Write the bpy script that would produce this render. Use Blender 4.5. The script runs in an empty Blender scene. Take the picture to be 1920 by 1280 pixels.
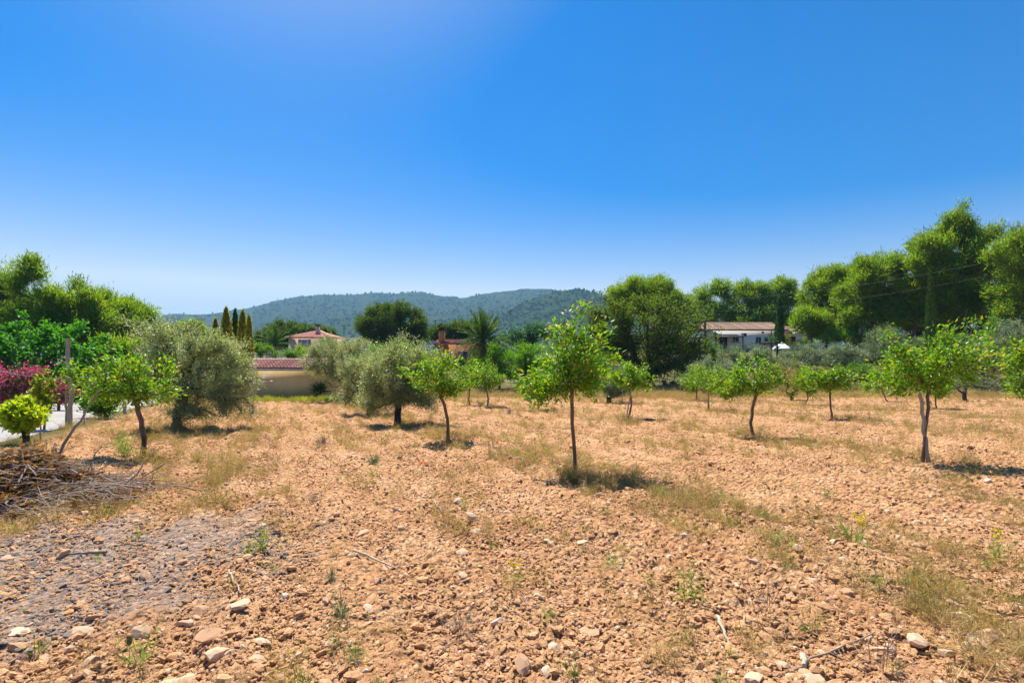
import bpy, math, random
import numpy as np

# ------------------------------------------------------------------ camera, sky, sun, exposure
scene = bpy.context.scene
COL = scene.collection
CAM_Z = 1.6
F = 960.0            # focal length in photo pixels (photo 1920 wide)
HOR = 665.0          # photo row of the horizon
cam_d = bpy.data.cameras.new('camera')
cam = bpy.data.objects.new('camera', cam_d)
COL.objects.link(cam)
cam_d.sensor_width = 36.0
cam_d.lens = 18.0
cam_d.shift_y = 25.0 / 1920.0
cam_d.clip_start = 0.05
cam_d.clip_end = 20000
cam.location = (0, 0, CAM_Z)
cam.rotation_euler = (math.radians(90), 0, 0)
scene.camera = cam

SUN_EL = math.radians(60)
SUN_AZ = math.radians(-25)       # clockwise from +Y (view direction); negative = to the left
world = bpy.data.worlds.new('World')
scene.world = world
world.use_nodes = True
wn = world.node_tree
for n in list(wn.nodes):
    wn.nodes.remove(n)
sky = wn.nodes.new('ShaderNodeTexSky')
sky.sky_type = 'NISHITA'
sky.sun_disc = False
sky.sun_elevation = SUN_EL
sky.sun_rotation = SUN_AZ
sky.altitude = 200
sky.air_density = 1.2
sky.dust_density = 0.8
sky.ozone_density = 3.0
# the photograph's vivid rendering of the sky: same colour everywhere from the sky texture, saturation stretched
sep = wn.nodes.new('ShaderNodeSeparateColor'); sep.mode = 'HSV'
smap = wn.nodes.new('ShaderNodeMapRange')
smap.inputs['From Min'].default_value = 0.35
smap.inputs['From Max'].default_value = 0.575
smap.inputs['To Min'].default_value = 0.26
smap.inputs['To Max'].default_value = 0.99
vpow = wn.nodes.new('ShaderNodeMath'); vpow.operation = 'POWER'; vpow.inputs[1].default_value = 0.9
vmul = wn.nodes.new('ShaderNodeMath'); vmul.operation = 'MULTIPLY'; vmul.inputs[1].default_value = 1.12
com = wn.nodes.new('ShaderNodeCombineColor'); com.mode = 'HSV'
hmap = wn.nodes.new('ShaderNodeMapRange')
hmap.inputs['From Min'].default_value = 0.54; hmap.inputs['From Max'].default_value = 0.615
hmap.inputs['To Min'].default_value = 0.582; hmap.inputs['To Max'].default_value = 0.618
wn.links.new(sep.outputs[0], hmap.inputs['Value']); wn.links.new(hmap.outputs[0], com.inputs[0])
wn.links.new(sep.outputs[1], smap.inputs['Value']); wn.links.new(smap.outputs[0], com.inputs[1])
wn.links.new(sep.outputs[2], vpow.inputs[0]); wn.links.new(vpow.outputs[0], vmul.inputs[0]); wn.links.new(vmul.outputs[0], com.inputs[2])
bg = wn.nodes.new('ShaderNodeBackground')
bg.inputs['Strength'].default_value = 0.070
wo = wn.nodes.new('ShaderNodeOutputWorld')
wn.links.new(sky.outputs[0], sep.inputs[0])
wn.links.new(com.outputs[0], bg.inputs['Color'])
wn.links.new(bg.outputs[0], wo.inputs['Surface'])

sun_d = bpy.data.lights.new('sun', 'SUN')
sun_d.energy = 5.0
sun_d.angle = math.radians(0.53)
sun_d.color = (1.0, 0.955, 0.88)
sun = bpy.data.objects.new('sun', sun_d)
COL.objects.link(sun)
sun.location = (-30, 50, 100)
sun.rotation_euler = (math.radians(90) - SUN_EL, 0, -SUN_AZ + math.pi)

scene.view_settings.view_transform = 'Standard'
scene.view_settings.look = 'None'
scene.view_settings.exposure = 1.05
scene.view_settings.gamma = 1.0
scene.view_settings.use_curve_mapping = False
scene.render.engine = 'CYCLES'
scene.cycles.use_denoising = True
scene.cycles.max_bounces = 6
scene.cycles.diffuse_bounces = 3
scene.cycles.transmission_bounces = 4
scene.cycles.volume_bounces = 0
scene.cycles.sample_clamp_indirect = 6.0

# ------------------------------------------------------------------ noise and terrain
rng = np.random.default_rng(7)


def hash2(ix, iy, s):
    h = (ix.astype(np.int64) * 374761393 + iy.astype(np.int64) * 668265263 + s * 1442695041) & 0xFFFFFFFF
    h = ((h ^ (h >> 13)) * 1274126177) & 0xFFFFFFFF
    h = (h ^ (h >> 16)) & 0xFFFFFFFF
    return h / 4294967295.0


def vnoise(x, y, s=0):
    x = np.asarray(x, float); y = np.asarray(y, float)
    ix = np.floor(x); iy = np.floor(y)
    fx = x - ix; fy = y - iy
    fx = fx * fx * fx * (fx * (fx * 6 - 15) + 10); fy = fy * fy * fy * (fy * (fy * 6 - 15) + 10)
    a = hash2(ix, iy, s); b = hash2(ix + 1, iy, s); c = hash2(ix, iy + 1, s); d = hash2(ix + 1, iy + 1, s)
    return (a * (1 - fx) + b * fx) * (1 - fy) + (c * (1 - fx) + d * fx) * fy


def fbm(x, y, s=0, octv=4, gain=0.5):
    t = 0; amp = 1; tot = 0
    for o in range(octv):
        t = t + amp * vnoise(x * 2 ** o + 17.3 * o, y * 2 ** o - 9.1 * o, s + o)
        tot += amp; amp *= gain
    return t / tot


def sstep(x, a, b):
    t = np.clip((np.asarray(x, float) - a) / (b - a), 0, 1)
    return t * t * (3 - 2 * t)


U = np.array([-0.447, 0.894])       # direction of the orchard rows and of the road
N = np.array([0.894, 0.447])        # across the rows


def rowv(x, y):
    return N[0] * x + N[1] * y


ROAD_V0, ROAD_V1 = -10.6, -5.4      # gravel road between these values of rowv


def T(x, y):
    x = np.asarray(x, float); y = np.asarray(y, float)
    yy = np.maximum(y, -30)
    z = -0.042 * np.minimum(yy, 42) - 0.010 * np.clip(yy - 42, 0, 80)
    # right hand terrace bank and rise to the white house
    side = sstep(x, 12, 23)
    bank_y = 44 - 3 * sstep(x, 34, 48)
    z = z + side * (1.9 * sstep(y, bank_y, bank_y + 5) + 2.5 * sstep(y, bank_y + 5, bank_y + 27))
    z = z - 1.0 * sstep(y, 140, 900)
    return z


def field_mask(x, y):
    v = rowv(x, y)
    m = sstep(v, ROAD_V1 + 0.1, ROAD_V1 + 1.0) * (1 - sstep(y, 41, 46))
    return m


def micro(x, y):
    """tilled soil relief"""
    m = field_mask(x, y)
    v = rowv(x, y); u = U[0] * x + U[1] * y
    wob = (fbm(u * 0.35, v * 0.35, 3, 3) - 0.5) * 0.9
    fur = np.sin((v + wob) * 2 * np.pi / 0.72); fur = np.sign(fur) * np.abs(fur) ** 0.6
    amp = 0.35 + 0.9 * fbm(x * 0.3, y * 0.3, 11, 2)
    ash = ash_mask(x, y)
    z = 0.052 * fur * amp * (1 - 0.8 * ash)
    z = z + 0.10 * (fbm(x * 0.9, y * 0.9, 21, 3) - 0.5)
    c = np.abs(fbm(x * 7, y * 7, 31, 3) - 0.5) * 2
    z = z + (0.052 * c - 0.015) * (1 - 0.5 * ash)
    c2 = 1 - np.abs(fbm(x * 17, y * 17, 41, 3) - 0.5) * 2
    z = z - 0.036 * c2 ** 2 * (1 - 0.4 * ash)
    z = z + 0.016 * (vnoise(x * 42, y * 42, 51) - 0.5)
    tr = tracks(x, y)
    return (z * (1 - 0.6 * tr) - 0.04 * tr) * m


def ash_mask(x, y):
    dx = (x + 4.1) / 2.3; dy = (y - 4.3) / 1.9
    r = np.sqrt(dx * dx + dy * dy) + 1.1 * (fbm(x * 1.6, y * 1.6, 61, 5, 0.65) - 0.5)
    return 1 - sstep(r, 0.45, 1.15)


def tracks(x, y):
    v = rowv(x, y) + 0.35 * (fbm(x * 0.25, y * 0.25, 15, 2) - 0.5)
    t = np.zeros_like(np.asarray(v, float))
    for c in (0.55, 2.2, 7.2, 9.6):
        t = np.maximum(t, np.exp(-((v - c) / 0.2) ** 2))
    return t * np.clip((fbm(x * 0.5, y * 0.5, 16, 2) - 0.2) * 2.5, 0, 1)


def G(x, y):
    return T(x, y) + micro(x, y)


def px_ground(px, py):
    """where the sight line through a photo pixel meets the terrain"""
    d = np.linspace(2.0, 120, 6000)
    x = (px - 960) / F * d
    zr = CAM_Z - (py - HOR) / F * d
    h = zr - T(x, d)
    i = np.argmax(h <= 0)
    if h[i] > 0:
        i = len(d) - 1
    return float(x[i]), float(d[i])


def px_x(px, d):
    return (px - 960) / F * d


def px_z(py, d):
    return CAM_Z - (py - HOR) / F * d


# ------------------------------------------------------------------ mesh helpers
def make_mesh(name, verts, faces, mats=(), smooth=False, fmat=None):
    """faces: one array (M,k) or a list of such arrays"""
    if not isinstance(faces, list):
        faces = [faces]
    faces = [np.asarray(f, np.int32) for f in faces if len(f)]
    verts = np.asarray(verts, np.float32)
    me = bpy.data.meshes.new(name)
    me.vertices.add(len(verts))
    me.vertices.foreach_set('co', verts.ravel())
    tot = [np.full(len(f), f.shape[1], np.int32) for f in faces]
    tot = np.concatenate(tot)
    loops = np.concatenate([f.ravel() for f in faces])
    me.loops.add(len(loops))
    me.loops.foreach_set('vertex_index', loops)
    me.polygons.add(len(tot))
    st = np.concatenate([[0], np.cumsum(tot)[:-1]]).astype(np.int32)
    me.polygons.foreach_set('loop_start', st)
    if smooth:
        me.polygons.foreach_set('use_smooth', np.ones(len(tot), bool))
    for m in mats:
        me.materials.append(m)
    if fmat is not None:
        me.polygons.foreach_set('material_index', np.asarray(fmat, np.int32))
    me.update(calc_edges=True)
    me.validate()
    return me


def link(name, me, parent=None, loc=None, rot=None):
    o = bpy.data.objects.new(name, me)
    COL.objects.link(o)
    if parent is not None:
        o.parent = parent
    if loc is not None:
        o.location = loc
    if rot is not None:
        o.rotation_euler = rot
    return o


def tag(o, label=None, cat=None, group=None, kind=None):
    if label: o['label'] = label
    if cat: o['category'] = cat
    if group: o['group'] = group
    if kind: o['kind'] = kind
    return o


def thing(name, label, cat, loc, group=None, rz=0.0):
    o = link(name, None, None, loc, (0, 0, rz))
    o.empty_display_size = 0.2
    return tag(o, label, cat, group)


class MB:
    """collects shapes, becomes one mesh object"""
    def __init__(self):
        self.v = []; self.f = {}; self.n = 0

    def add(self, v, f):
        v = np.asarray(v, float); f = np.asarray(f, int)
        self.f.setdefault(f.shape[1], []).append(f + self.n)
        self.v.append(v); self.n += len(v)

    def box(self, c, s, rz=0.0, rx=0.0):
        sx, sy, sz = [a / 2 for a in s]
        v = np.array([[-sx, -sy, -sz], [sx, -sy, -sz], [sx, sy, -sz], [-sx, sy, -sz],
                      [-sx, -sy, sz], [sx, -sy, sz], [sx, sy, sz], [-sx, sy, sz]])
        if rx:
            cr, sr = math.cos(rx), math.sin(rx)
            v = v @ np.array([[1, 0, 0], [0, cr, -sr], [0, sr, cr]]).T
        if rz:
            cr, sr = math.cos(rz), math.sin(rz)
            v = v @ np.array([[cr, -sr, 0], [sr, cr, 0], [0, 0, 1]]).T
        self.add(v + np.array(c), [[0, 3, 2, 1], [4, 5, 6, 7], [0, 1, 5, 4], [1, 2, 6, 5], [2, 3, 7, 6], [3, 0, 4, 7]])

    def tube(self, pts, rad, sides=6, cap=True):
        pts = np.asarray(pts, float); n = len(pts)
        rad = np.broadcast_to(np.asarray(rad, float), (n,))
        tg = np.gradient(pts, axis=0)
        tg /= np.linalg.norm(tg, axis=1)[:, None] + 1e-9
        ref = np.array([0, 0, 1.0]) if abs(tg[0, 2]) < 0.9 else np.array([1.0, 0, 0])
        a = np.linspace(0, 2 * np.pi, sides, endpoint=False)
        ring = []
        for i in range(n):
            s = np.cross(tg[i], ref); s /= np.linalg.norm(s) + 1e-9
            t = np.cross(s, tg[i]); ref = t
            ring.append(pts[i] + rad[i] * (np.cos(a)[:, None] * s + np.sin(a)[:, None] * t))
        v = np.concatenate(ring)
        i = np.arange(n - 1)[:, None] * sides; j = np.arange(sides)[None]; j2 = (j + 1) % sides
        q = np.stack([i + j, i + j2, i + sides + j2, i + sides + j], -1).reshape(-1, 4)
        self.add(v, q)
        if cap:
            for k, c in ((0, pts[0]), (n - 1, pts[-1])):
                b = self.n
                self.add(np.concatenate([v[k * sides:(k + 1) * sides], c[None]]),
                         [[m, (m + 1) % sides, sides] if k else [(m + 1) % sides, m, sides] for m in range(sides)])

    def mesh(self, name, mat, smooth=False):
        return make_mesh(name, np.concatenate(self.v), [np.concatenate(f) for f in self.f.values()], [mat], smooth)

    def build(self, name, mat, parent=None, loc=None, smooth=False):
        return link(name, self.mesh(name, mat, smooth), parent, loc)


def leaf_geo(pos, dirn, L, W, r, fold=0.25, droop=0.15, nrm=None, needle=False):
    """one folded, pointed leaf of two triangles for each position"""
    n = len(pos)
    dirn = dirn / (np.linalg.norm(dirn, axis=1)[:, None] + 1e-9)
    if nrm is None:
        nrm = r.normal(size=(n, 3)) + np.array([0, 0, 0.8])
    s = np.cross(dirn, nrm); s /= np.linalg.norm(s, axis=1)[:, None] + 1e-9
    u = np.cross(s, dirn)
    L = np.broadcast_to(L, (n,))[:, None]; W = np.broadcast_to(W, (n,))[:, None]
    a = pos; c = pos + dirn * L - u * L * droop
    if needle:
        v = np.stack([a - s * W * 0.5, a + s * W * 0.5, c], 1).reshape(-1, 3)
        return v, np.arange(3 * n).reshape(-1, 3)
    mid = a + (c - a) * 0.45
    b = mid - s * W * 0.5 + u * W * fold; d = mid + s * W * 0.5 + u * W * fold
    v = np.stack([a, b, c, d], 1).reshape(-1, 3)
    i = np.arange(n)[:, None] * 4
    f = np.concatenate([i + np.array([[0, 2, 1]]), i + np.array([[0, 3, 2]])])
    return v, f


# ------------------------------------------------------------------ materials
def new_mat(name):
    m = bpy.data.materials.new(name); m.use_nodes = True
    nt = m.node_tree
    for n in list(nt.nodes): nt.nodes.remove(n)
    out = nt.nodes.new('ShaderNodeOutputMaterial')
    return m, nt, out


def ramp(nt, fac, stops, interp='LINEAR'):
    r = nt.nodes.new('ShaderNodeValToRGB')
    r.color_ramp.interpolation = interp
    els = r.color_ramp.elements
    els[0].position = stops[0][0]; els[0].color = (*stops[0][1], 1)
    els[1].position = stops[-1][0]; els[1].color = (*stops[-1][1], 1)
    for p, c in stops[1:-1]:
        e = els.new(p); e.color = (*c, 1)
    nt.links.new(fac, r.inputs[0])
    return r.outputs[0]


def leaf_mat(name, cols, trans=0.4, rough=0.45, spec=0.4, tint=(1.35, 1.25, 0.55), instance=False):
    m, nt, out = new_mat(name)
    g = nt.nodes.new('ShaderNodeNewGeometry')
    n = len(cols)
    c = ramp(nt, g.outputs['Random Per Island'], [(i / max(1, n - 1), cols[i]) for i in range(n)])
    if instance:
        oi = nt.nodes.new('ShaderNodeObjectInfo')
        h = nt.nodes.new('ShaderNodeHueSaturation')
        mr = nt.nodes.new('ShaderNodeMapRange')
        mr.inputs['To Min'].default_value = 0.65; mr.inputs['To Max'].default_value = 1.3
        nt.links.new(oi.outputs['Random'], mr.inputs['Value'])
        nt.links.new(mr.outputs[0], h.inputs['Value'])
        nt.links.new(c, h.inputs['Color']); c = h.outputs[0]
    p = nt.nodes.new('ShaderNodeBsdfPrincipled')
    p.inputs['Roughness'].default_value = rough
    p.inputs['Specular IOR Level'].default_value = spec
    nt.links.new(c, p.inputs['Base Color'])
    tr = nt.nodes.new('ShaderNodeBsdfTranslucent')
    mx = nt.nodes.new('ShaderNodeMix'); mx.data_type = 'RGBA'; mx.blend_type = 'MULTIPLY'
    mx.inputs[0].default_value = 1.0
    mx.inputs[7].default_value = (*tint, 1)
    nt.links.new(c, mx.inputs[6])
    nt.links.new(mx.outputs[2], tr.inputs['Color'])
    ms = nt.nodes.new('ShaderNodeMixShader')
    ms.inputs[0].default_value = trans
    nt.links.new(p.outputs[0], ms.inputs[1]); nt.links.new(tr.outputs[0], ms.inputs[2])
    nt.links.new(ms.outputs[0], out.inputs['Surface'])
    return m


def solid_mat(name, cols, scale=6.0, rough=0.85, bump=0.3, bscale=None, detail=6, stretch=(1, 1, 1), spec=0.25, per_object=0.0):
    """noise-mottled solid material, object coordinates"""
    m, nt, out = new_mat(name)
    tc = nt.nodes.new('ShaderNodeTexCoord')
    mp = nt.nodes.new('ShaderNodeMapping'); mp.inputs['Scale'].default_value = stretch
    nt.links.new(tc.outputs['Object'], mp.inputs['Vector'])
    nz = nt.nodes.new('ShaderNodeTexNoise')
    nz.inputs['Scale'].default_value = scale; nz.inputs['Detail'].default_value = detail
    nz.inputs['Roughness'].default_value = 0.65
    nt.links.new(mp.outputs[0], nz.inputs['Vector'])
    k = len(cols)
    c = ramp(nt, nz.outputs['Fac'], [(0.28 + 0.44 * i / max(1, k - 1), cols[i]) for i in range(k)])
    if per_object:
        oi = nt.nodes.new('ShaderNodeObjectInfo')
        h = nt.nodes.new('ShaderNodeHueSaturation')
        mr = nt.nodes.new('ShaderNodeMapRange')
        mr.inputs['To Min'].default_value = 1 - per_object; mr.inputs['To Max'].default_value = 1 + per_object
        nt.links.new(oi.outputs['Random'], mr.inputs['Value']); nt.links.new(mr.outputs[0], h.inputs['Value'])
        nt.links.new(c, h.inputs['Color']); c = h.outputs[0]
    p = nt.nodes.new('ShaderNodeBsdfPrincipled')
    p.inputs['Roughness'].default_value = rough; p.inputs['Specular IOR Level'].default_value = spec
    nt.links.new(c, p.inputs['Base Color'])
    if bump:
        n2 = nt.nodes.new('ShaderNodeTexNoise')
        n2.inputs['Scale'].default_value = bscale or scale * 5; n2.inputs['Detail'].default_value = 5
        nt.links.new(mp.outputs[0], n2.inputs['Vector'])
        b = nt.nodes.new('ShaderNodeBump'); b.inputs['Strength'].default_value = bump; b.inputs['Distance'].default_value = 0.03
        nt.links.new(n2.outputs['Fac'], b.inputs['Height']); nt.links.new(b.outputs[0], p.inputs['Normal'])
    nt.links.new(p.outputs[0], out.inputs['Surface'])
    return m


M = {}
M['citrus'] = leaf_mat('citrus_leaf', [(0.06, 0.19, 0.010), (0.09, 0.26, 0.012), (0.14, 0.33, 0.018), (0.21, 0.36, 0.025), (0.34, 0.30, 0.05)], 0.52, 0.38, 0.4, tint=(1.5, 1.35, 0.35))
M['lime'] = leaf_mat('vine_leaf', [(0.230, 0.368, 0.011), (0.333, 0.460, 0.017), (0.437, 0.506, 0.023)], 0.5, 0.5, 0.3, tint=(1.4, 1.3, 0.3))
M['younggreen'] = leaf_mat('young_vine_leaf', [(0.120, 0.240, 0.014), (0.204, 0.300, 0.018), (0.336, 0.288, 0.024)], 0.5, 0.45, 0.3)
M['golden'] = leaf_mat('golden_bush_leaf', [(0.10, 0.17, 0.015), (0.20, 0.23, 0.02), (0.30, 0.25, 0.035)], 0.45, 0.5, 0.3)
M['almond'] = leaf_mat('almond_leaf', [(0.07, 0.20, 0.012), (0.11, 0.27, 0.016), (0.16, 0.33, 0.025)], 0.5, 0.5, 0.3, tint=(1.5, 1.35, 0.35))
M['olive'] = leaf_mat('olive_leaf', [(0.16, 0.21, 0.09), (0.23, 0.29, 0.13), (0.30, 0.36, 0.18), (0.40, 0.46, 0.28), (0.28, 0.33, 0.12)], 0.42, 0.36, 0.6, tint=(1.3, 1.25, 0.6))
M['olive_far'] = leaf_mat('grey_olive_leaf', [(0.14, 0.20, 0.115), (0.20, 0.265, 0.155), (0.27, 0.33, 0.21)], 0.33, 0.45, 0.4, tint=(1.2, 1.25, 0.65))
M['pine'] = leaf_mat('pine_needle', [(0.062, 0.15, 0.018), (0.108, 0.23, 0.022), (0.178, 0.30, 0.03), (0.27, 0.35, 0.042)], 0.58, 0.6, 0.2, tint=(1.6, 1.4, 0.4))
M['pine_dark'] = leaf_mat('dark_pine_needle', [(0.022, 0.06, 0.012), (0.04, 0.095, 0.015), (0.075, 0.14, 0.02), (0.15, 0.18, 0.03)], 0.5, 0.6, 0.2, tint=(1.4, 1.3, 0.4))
M['carob'] = leaf_mat('carob_leaf', [(0.035, 0.095, 0.018), (0.06, 0.14, 0.02), (0.10, 0.18, 0.026), (0.20, 0.19, 0.035)], 0.55, 0.55, 0.2, tint=(1.5, 1.3, 0.4))
M['fig'] = leaf_mat('fig_leaf', [(0.04, 0.17, 0.016), (0.06, 0.24, 0.02), (0.09, 0.30, 0.025)], 0.48, 0.5, 0.3, tint=(1.6, 1.4, 0.3))
M['cypress'] = leaf_mat('cypress_leaf', [(0.028, 0.08, 0.014), (0.045, 0.115, 0.018), (0.075, 0.15, 0.022)], 0.3, 0.6, 0.2)
M['golden_cypress'] = leaf_mat('golden_cypress_leaf', [(0.10, 0.16, 0.012), (0.20, 0.25, 0.015), (0.36, 0.34, 0.02), (0.48, 0.40, 0.03)], 0.55, 0.6, 0.2)
M['palm'] = leaf_mat('palm_leaflet', [(0.045, 0.11, 0.02), (0.075, 0.16, 0.028), (0.13, 0.21, 0.04)], 0.35, 0.5, 0.3)
M['palm_dry'] = leaf_mat('dry_palm_leaflet', [(0.20, 0.13, 0.05), (0.28, 0.19, 0.08)], 0.25, 0.6, 0.25)
M['boug_leaf'] = leaf_mat('bougainvillea_leaf', [(0.065, 0.117, 0.026), (0.130, 0.117, 0.052), (0.182, 0.091, 0.078)], 0.4, 0.5, 0.3)
M['boug_flower'] = leaf_mat('bougainvillea_bract', [(0.62, 0.02, 0.16), (0.75, 0.04, 0.24), (0.70, 0.14, 0.34)], 0.5, 0.6, 0.2, tint=(1.2, 0.8, 1.1))
M['shrub'] = leaf_mat('shrub_leaf', [(0.070, 0.182, 0.021), (0.112, 0.266, 0.028), (0.210, 0.336, 0.042)], 0.42, 0.45, 0.4, tint=(1.5, 1.4, 0.4))
M['bluegreen'] = leaf_mat('blue_green_leaf', [(0.042, 0.126, 0.056), (0.070, 0.182, 0.077), (0.098, 0.224, 0.084)], 0.35, 0.45, 0.4, tint=(1.2, 1.3, 0.6))
M['bark'] = solid_mat('grey_brown_bark', [(0.05, 0.035, 0.025), (0.12, 0.085, 0.06), (0.20, 0.15, 0.11)], 14, 0.95, 0.8, stretch=(1, 1, 0.25))
M['bark_dark'] = solid_mat('dark_olive_bark', [(0.02, 0.016, 0.013), (0.055, 0.043, 0.035), (0.10, 0.08, 0.065)], 10, 0.95, 0.9, stretch=(1, 1, 0.3))
M['bark_young'] = solid_mat('young_brown_bark', [(0.09, 0.05, 0.032), (0.17, 0.10, 0.065), (0.26, 0.17, 0.12)], 16, 0.9, 0.6, stretch=(1, 1, 0.3))
M['wood_grey'] = solid_mat('weathered_grey_wood', [(0.22, 0.18, 0.13), (0.38, 0.32, 0.25), (0.52, 0.46, 0.37)], 9, 0.9, 0.6, stretch=(4, 4, 0.5))
M['wood_pale'] = solid_mat('pale_stake_wood', [(0.28, 0.20, 0.11), (0.42, 0.31, 0.18)], 9, 0.85, 0.4, stretch=(4, 4, 0.5))
M['twig'] = solid_mat('dry_twig_bark', [(0.13, 0.085, 0.055), (0.27, 0.20, 0.15), (0.46, 0.38, 0.31)], 2.5, 0.9, 0.3)
M['twig_pale'] = solid_mat('bleached_stick_wood', [(0.30, 0.23, 0.17), (0.50, 0.42, 0.33)], 6, 0.9, 0.3)
M['dry_leaf'] = leaf_mat('dry_leaf_litter', [(0.14, 0.07, 0.025), (0.28, 0.14, 0.04), (0.40, 0.22, 0.06), (0.42, 0.30, 0.12)], 0.35, 0.7, 0.2, tint=(1.2, 1.0, 0.6))
M['straw'] = leaf_mat('dry_straw', [(0.34, 0.23, 0.10), (0.46, 0.33, 0.15), (0.56, 0.44, 0.22)], 0.35, 0.8, 0.1, tint=(1.1, 1.0, 0.7), instance=True)
M['olive_straw'] = leaf_mat('half_dry_weed', [(0.24, 0.19, 0.07), (0.35, 0.27, 0.10), (0.46, 0.35, 0.15)], 0.4, 0.8, 0.1, tint=(1.2, 1.1, 0.5), instance=True)
M['weed'] = leaf_mat('green_weed_leaf', [(0.10, 0.19, 0.035), (0.16, 0.26, 0.05), (0.26, 0.31, 0.08)], 0.45, 0.6, 0.2, instance=True)
M['meadow'] = leaf_mat('meadow_blade', [(0.20, 0.28, 0.03), (0.31, 0.35, 0.05), (0.40, 0.38, 0.09)], 0.45, 0.7, 0.2, instance=True)
M['thistle'] = leaf_mat('blue_green_weed', [(0.05, 0.11, 0.05), (0.09, 0.16, 0.08), (0.13, 0.20, 0.11)], 0.3, 0.6, 0.3)
M['yellow_flower'] = leaf_mat('yellow_petal', [(0.55, 0.45, 0.02), (0.65, 0.55, 0.04)], 0.4, 0.6, 0.2)
M['poppy'] = leaf_mat('poppy_petal', [(0.60, 0.05, 0.015), (0.7, 0.09, 0.02)], 0.45, 0.6, 0.2, tint=(1.2, 0.8, 0.6))
M['metal_dark'] = solid_mat('dark_metal', [(0.03, 0.03, 0.035), (0.06, 0.06, 0.065)], 8, 0.5, 0.0)
M['wire'] = solid_mat('grey_wire', [(0.25, 0.25, 0.26), (0.32, 0.32, 0.33)], 3, 0.5, 0.0)
M['glass'] = solid_mat('dark_window_glass', [(0.02, 0.03, 0.045), (0.05, 0.07, 0.09)], 2, 0.08, 0.0, spec=0.6)
M['white_frame'] = solid_mat('white_window_frame', [(0.66, 0.66, 0.66), (0.78, 0.78, 0.77)], 8, 0.6, 0.1)
M['white_wall'] = solid_mat('whitewashed_wall', [(0.76, 0.74, 0.73), (0.84, 0.82, 0.81), (0.88, 0.87, 0.86)], 0.9, 0.9, 0.2)
M['ochre_wall'] = solid_mat('orange_render', [(0.46, 0.19, 0.065), (0.55, 0.24, 0.085)], 1.5, 0.9, 0.2)
M['pink_wall'] = solid_mat('pale_pink_render', [(0.56, 0.40, 0.30), (0.66, 0.50, 0.39)], 1.2, 0.9, 0.2)
M['tile_red'] = solid_mat('red_roof_tile', [(0.32, 0.12, 0.09), (0.46, 0.19, 0.145), (0.58, 0.30, 0.24)], 5, 0.85, 0.4, per_object=0.22)
M['tile_old'] = solid_mat('weathered_roof_tile', [(0.34, 0.18, 0.11), (0.54, 0.34, 0.23), (0.68, 0.50, 0.38)], 2.2, 0.9, 0.4, per_object=0.25)
M['concrete'] = solid_mat('grey_concrete', [(0.30, 0.28, 0.26), (0.42, 0.40, 0.37)], 6, 0.9, 0.3)
M['shutter'] = solid_mat('grey_lilac_shutter', [(0.30, 0.29, 0.36), (0.38, 0.37, 0.44)], 3, 0.7, 0.0)
M['white_cloth'] = solid_mat('white_canvas', [(0.76, 0.74, 0.72), (0.80, 0.79, 0.78)], 4, 0.8, 0.1)
M['dark_wood'] = solid_mat('dark_beam_wood', [(0.035, 0.025, 0.02), (0.07, 0.05, 0.04)], 6, 0.8, 0.2)
M['grey_plastic'] = solid_mat('grey_unit_casing', [(0.55, 0.54, 0.53), (0.62, 0.61, 0.60)], 4, 0.6, 0.0)


def stone_mat():
    m, nt, out = new_mat('field_stone')
    tc = nt.nodes.new('ShaderNodeTexCoord'); oi = nt.nodes.new('ShaderNodeObjectInfo')
    c0 = ramp(nt, oi.outputs['Random'], [(0, (0.40, 0.225, 0.125)), (0.35, (0.47, 0.28, 0.165)), (0.7, (0.54, 0.36, 0.23)), (0.92, (0.57, 0.40, 0.265)), (1, (0.58, 0.45, 0.33))])
    nz = nt.nodes.new('ShaderNodeTexNoise'); nz.inputs['Scale'].default_value = 14; nz.inputs['Detail'].default_value = 6
    nt.links.new(tc.outputs['Object'], nz.inputs['Vector'])
    h = nt.nodes.new('ShaderNodeHueSaturation')
    mr = nt.nodes.new('ShaderNodeMapRange'); mr.inputs['From Min'].default_value = 0.3; mr.inputs['From Max'].default_value = 0.7
    mr.inputs['To Min'].default_value = 0.88; mr.inputs['To Max'].default_value = 1.08
    nt.links.new(nz.outputs['Fac'], mr.inputs['Value']); nt.links.new(mr.outputs[0], h.inputs['Value']); nt.links.new(c0, h.inputs['Color'])
    p = nt.nodes.new('ShaderNodeBsdfPrincipled'); p.inputs['Roughness'].default_value = 0.95; p.inputs['Specular IOR Level'].default_value = 0.15
    nt.links.new(h.outputs[0], p.inputs['Base Color'])
    b = nt.nodes.new('ShaderNodeBump'); b.inputs['Strength'].default_value = 0.3; b.inputs['Distance'].default_value = 0.008
    nt.links.new(nz.outputs['Fac'], b.inputs['Height']); nt.links.new(b.outputs[0], p.inputs['Normal'])
    nt.links.new(p.outputs[0], out.inputs['Surface'])
    return m


M['stone'] = stone_mat()
M['clod'] = solid_mat('crumbled_soil_clod', [(0.46, 0.232, 0.108), (0.57, 0.315, 0.155), (0.66, 0.415, 0.232)], 3.0, 1.0, 0.6, bscale=9, spec=0.05, per_object=0.18)
M['ash_stone'] = solid_mat('burnt_stone', [(0.15, 0.12, 0.10), (0.30, 0.24, 0.20)], 12, 0.95, 0.4)


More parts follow.
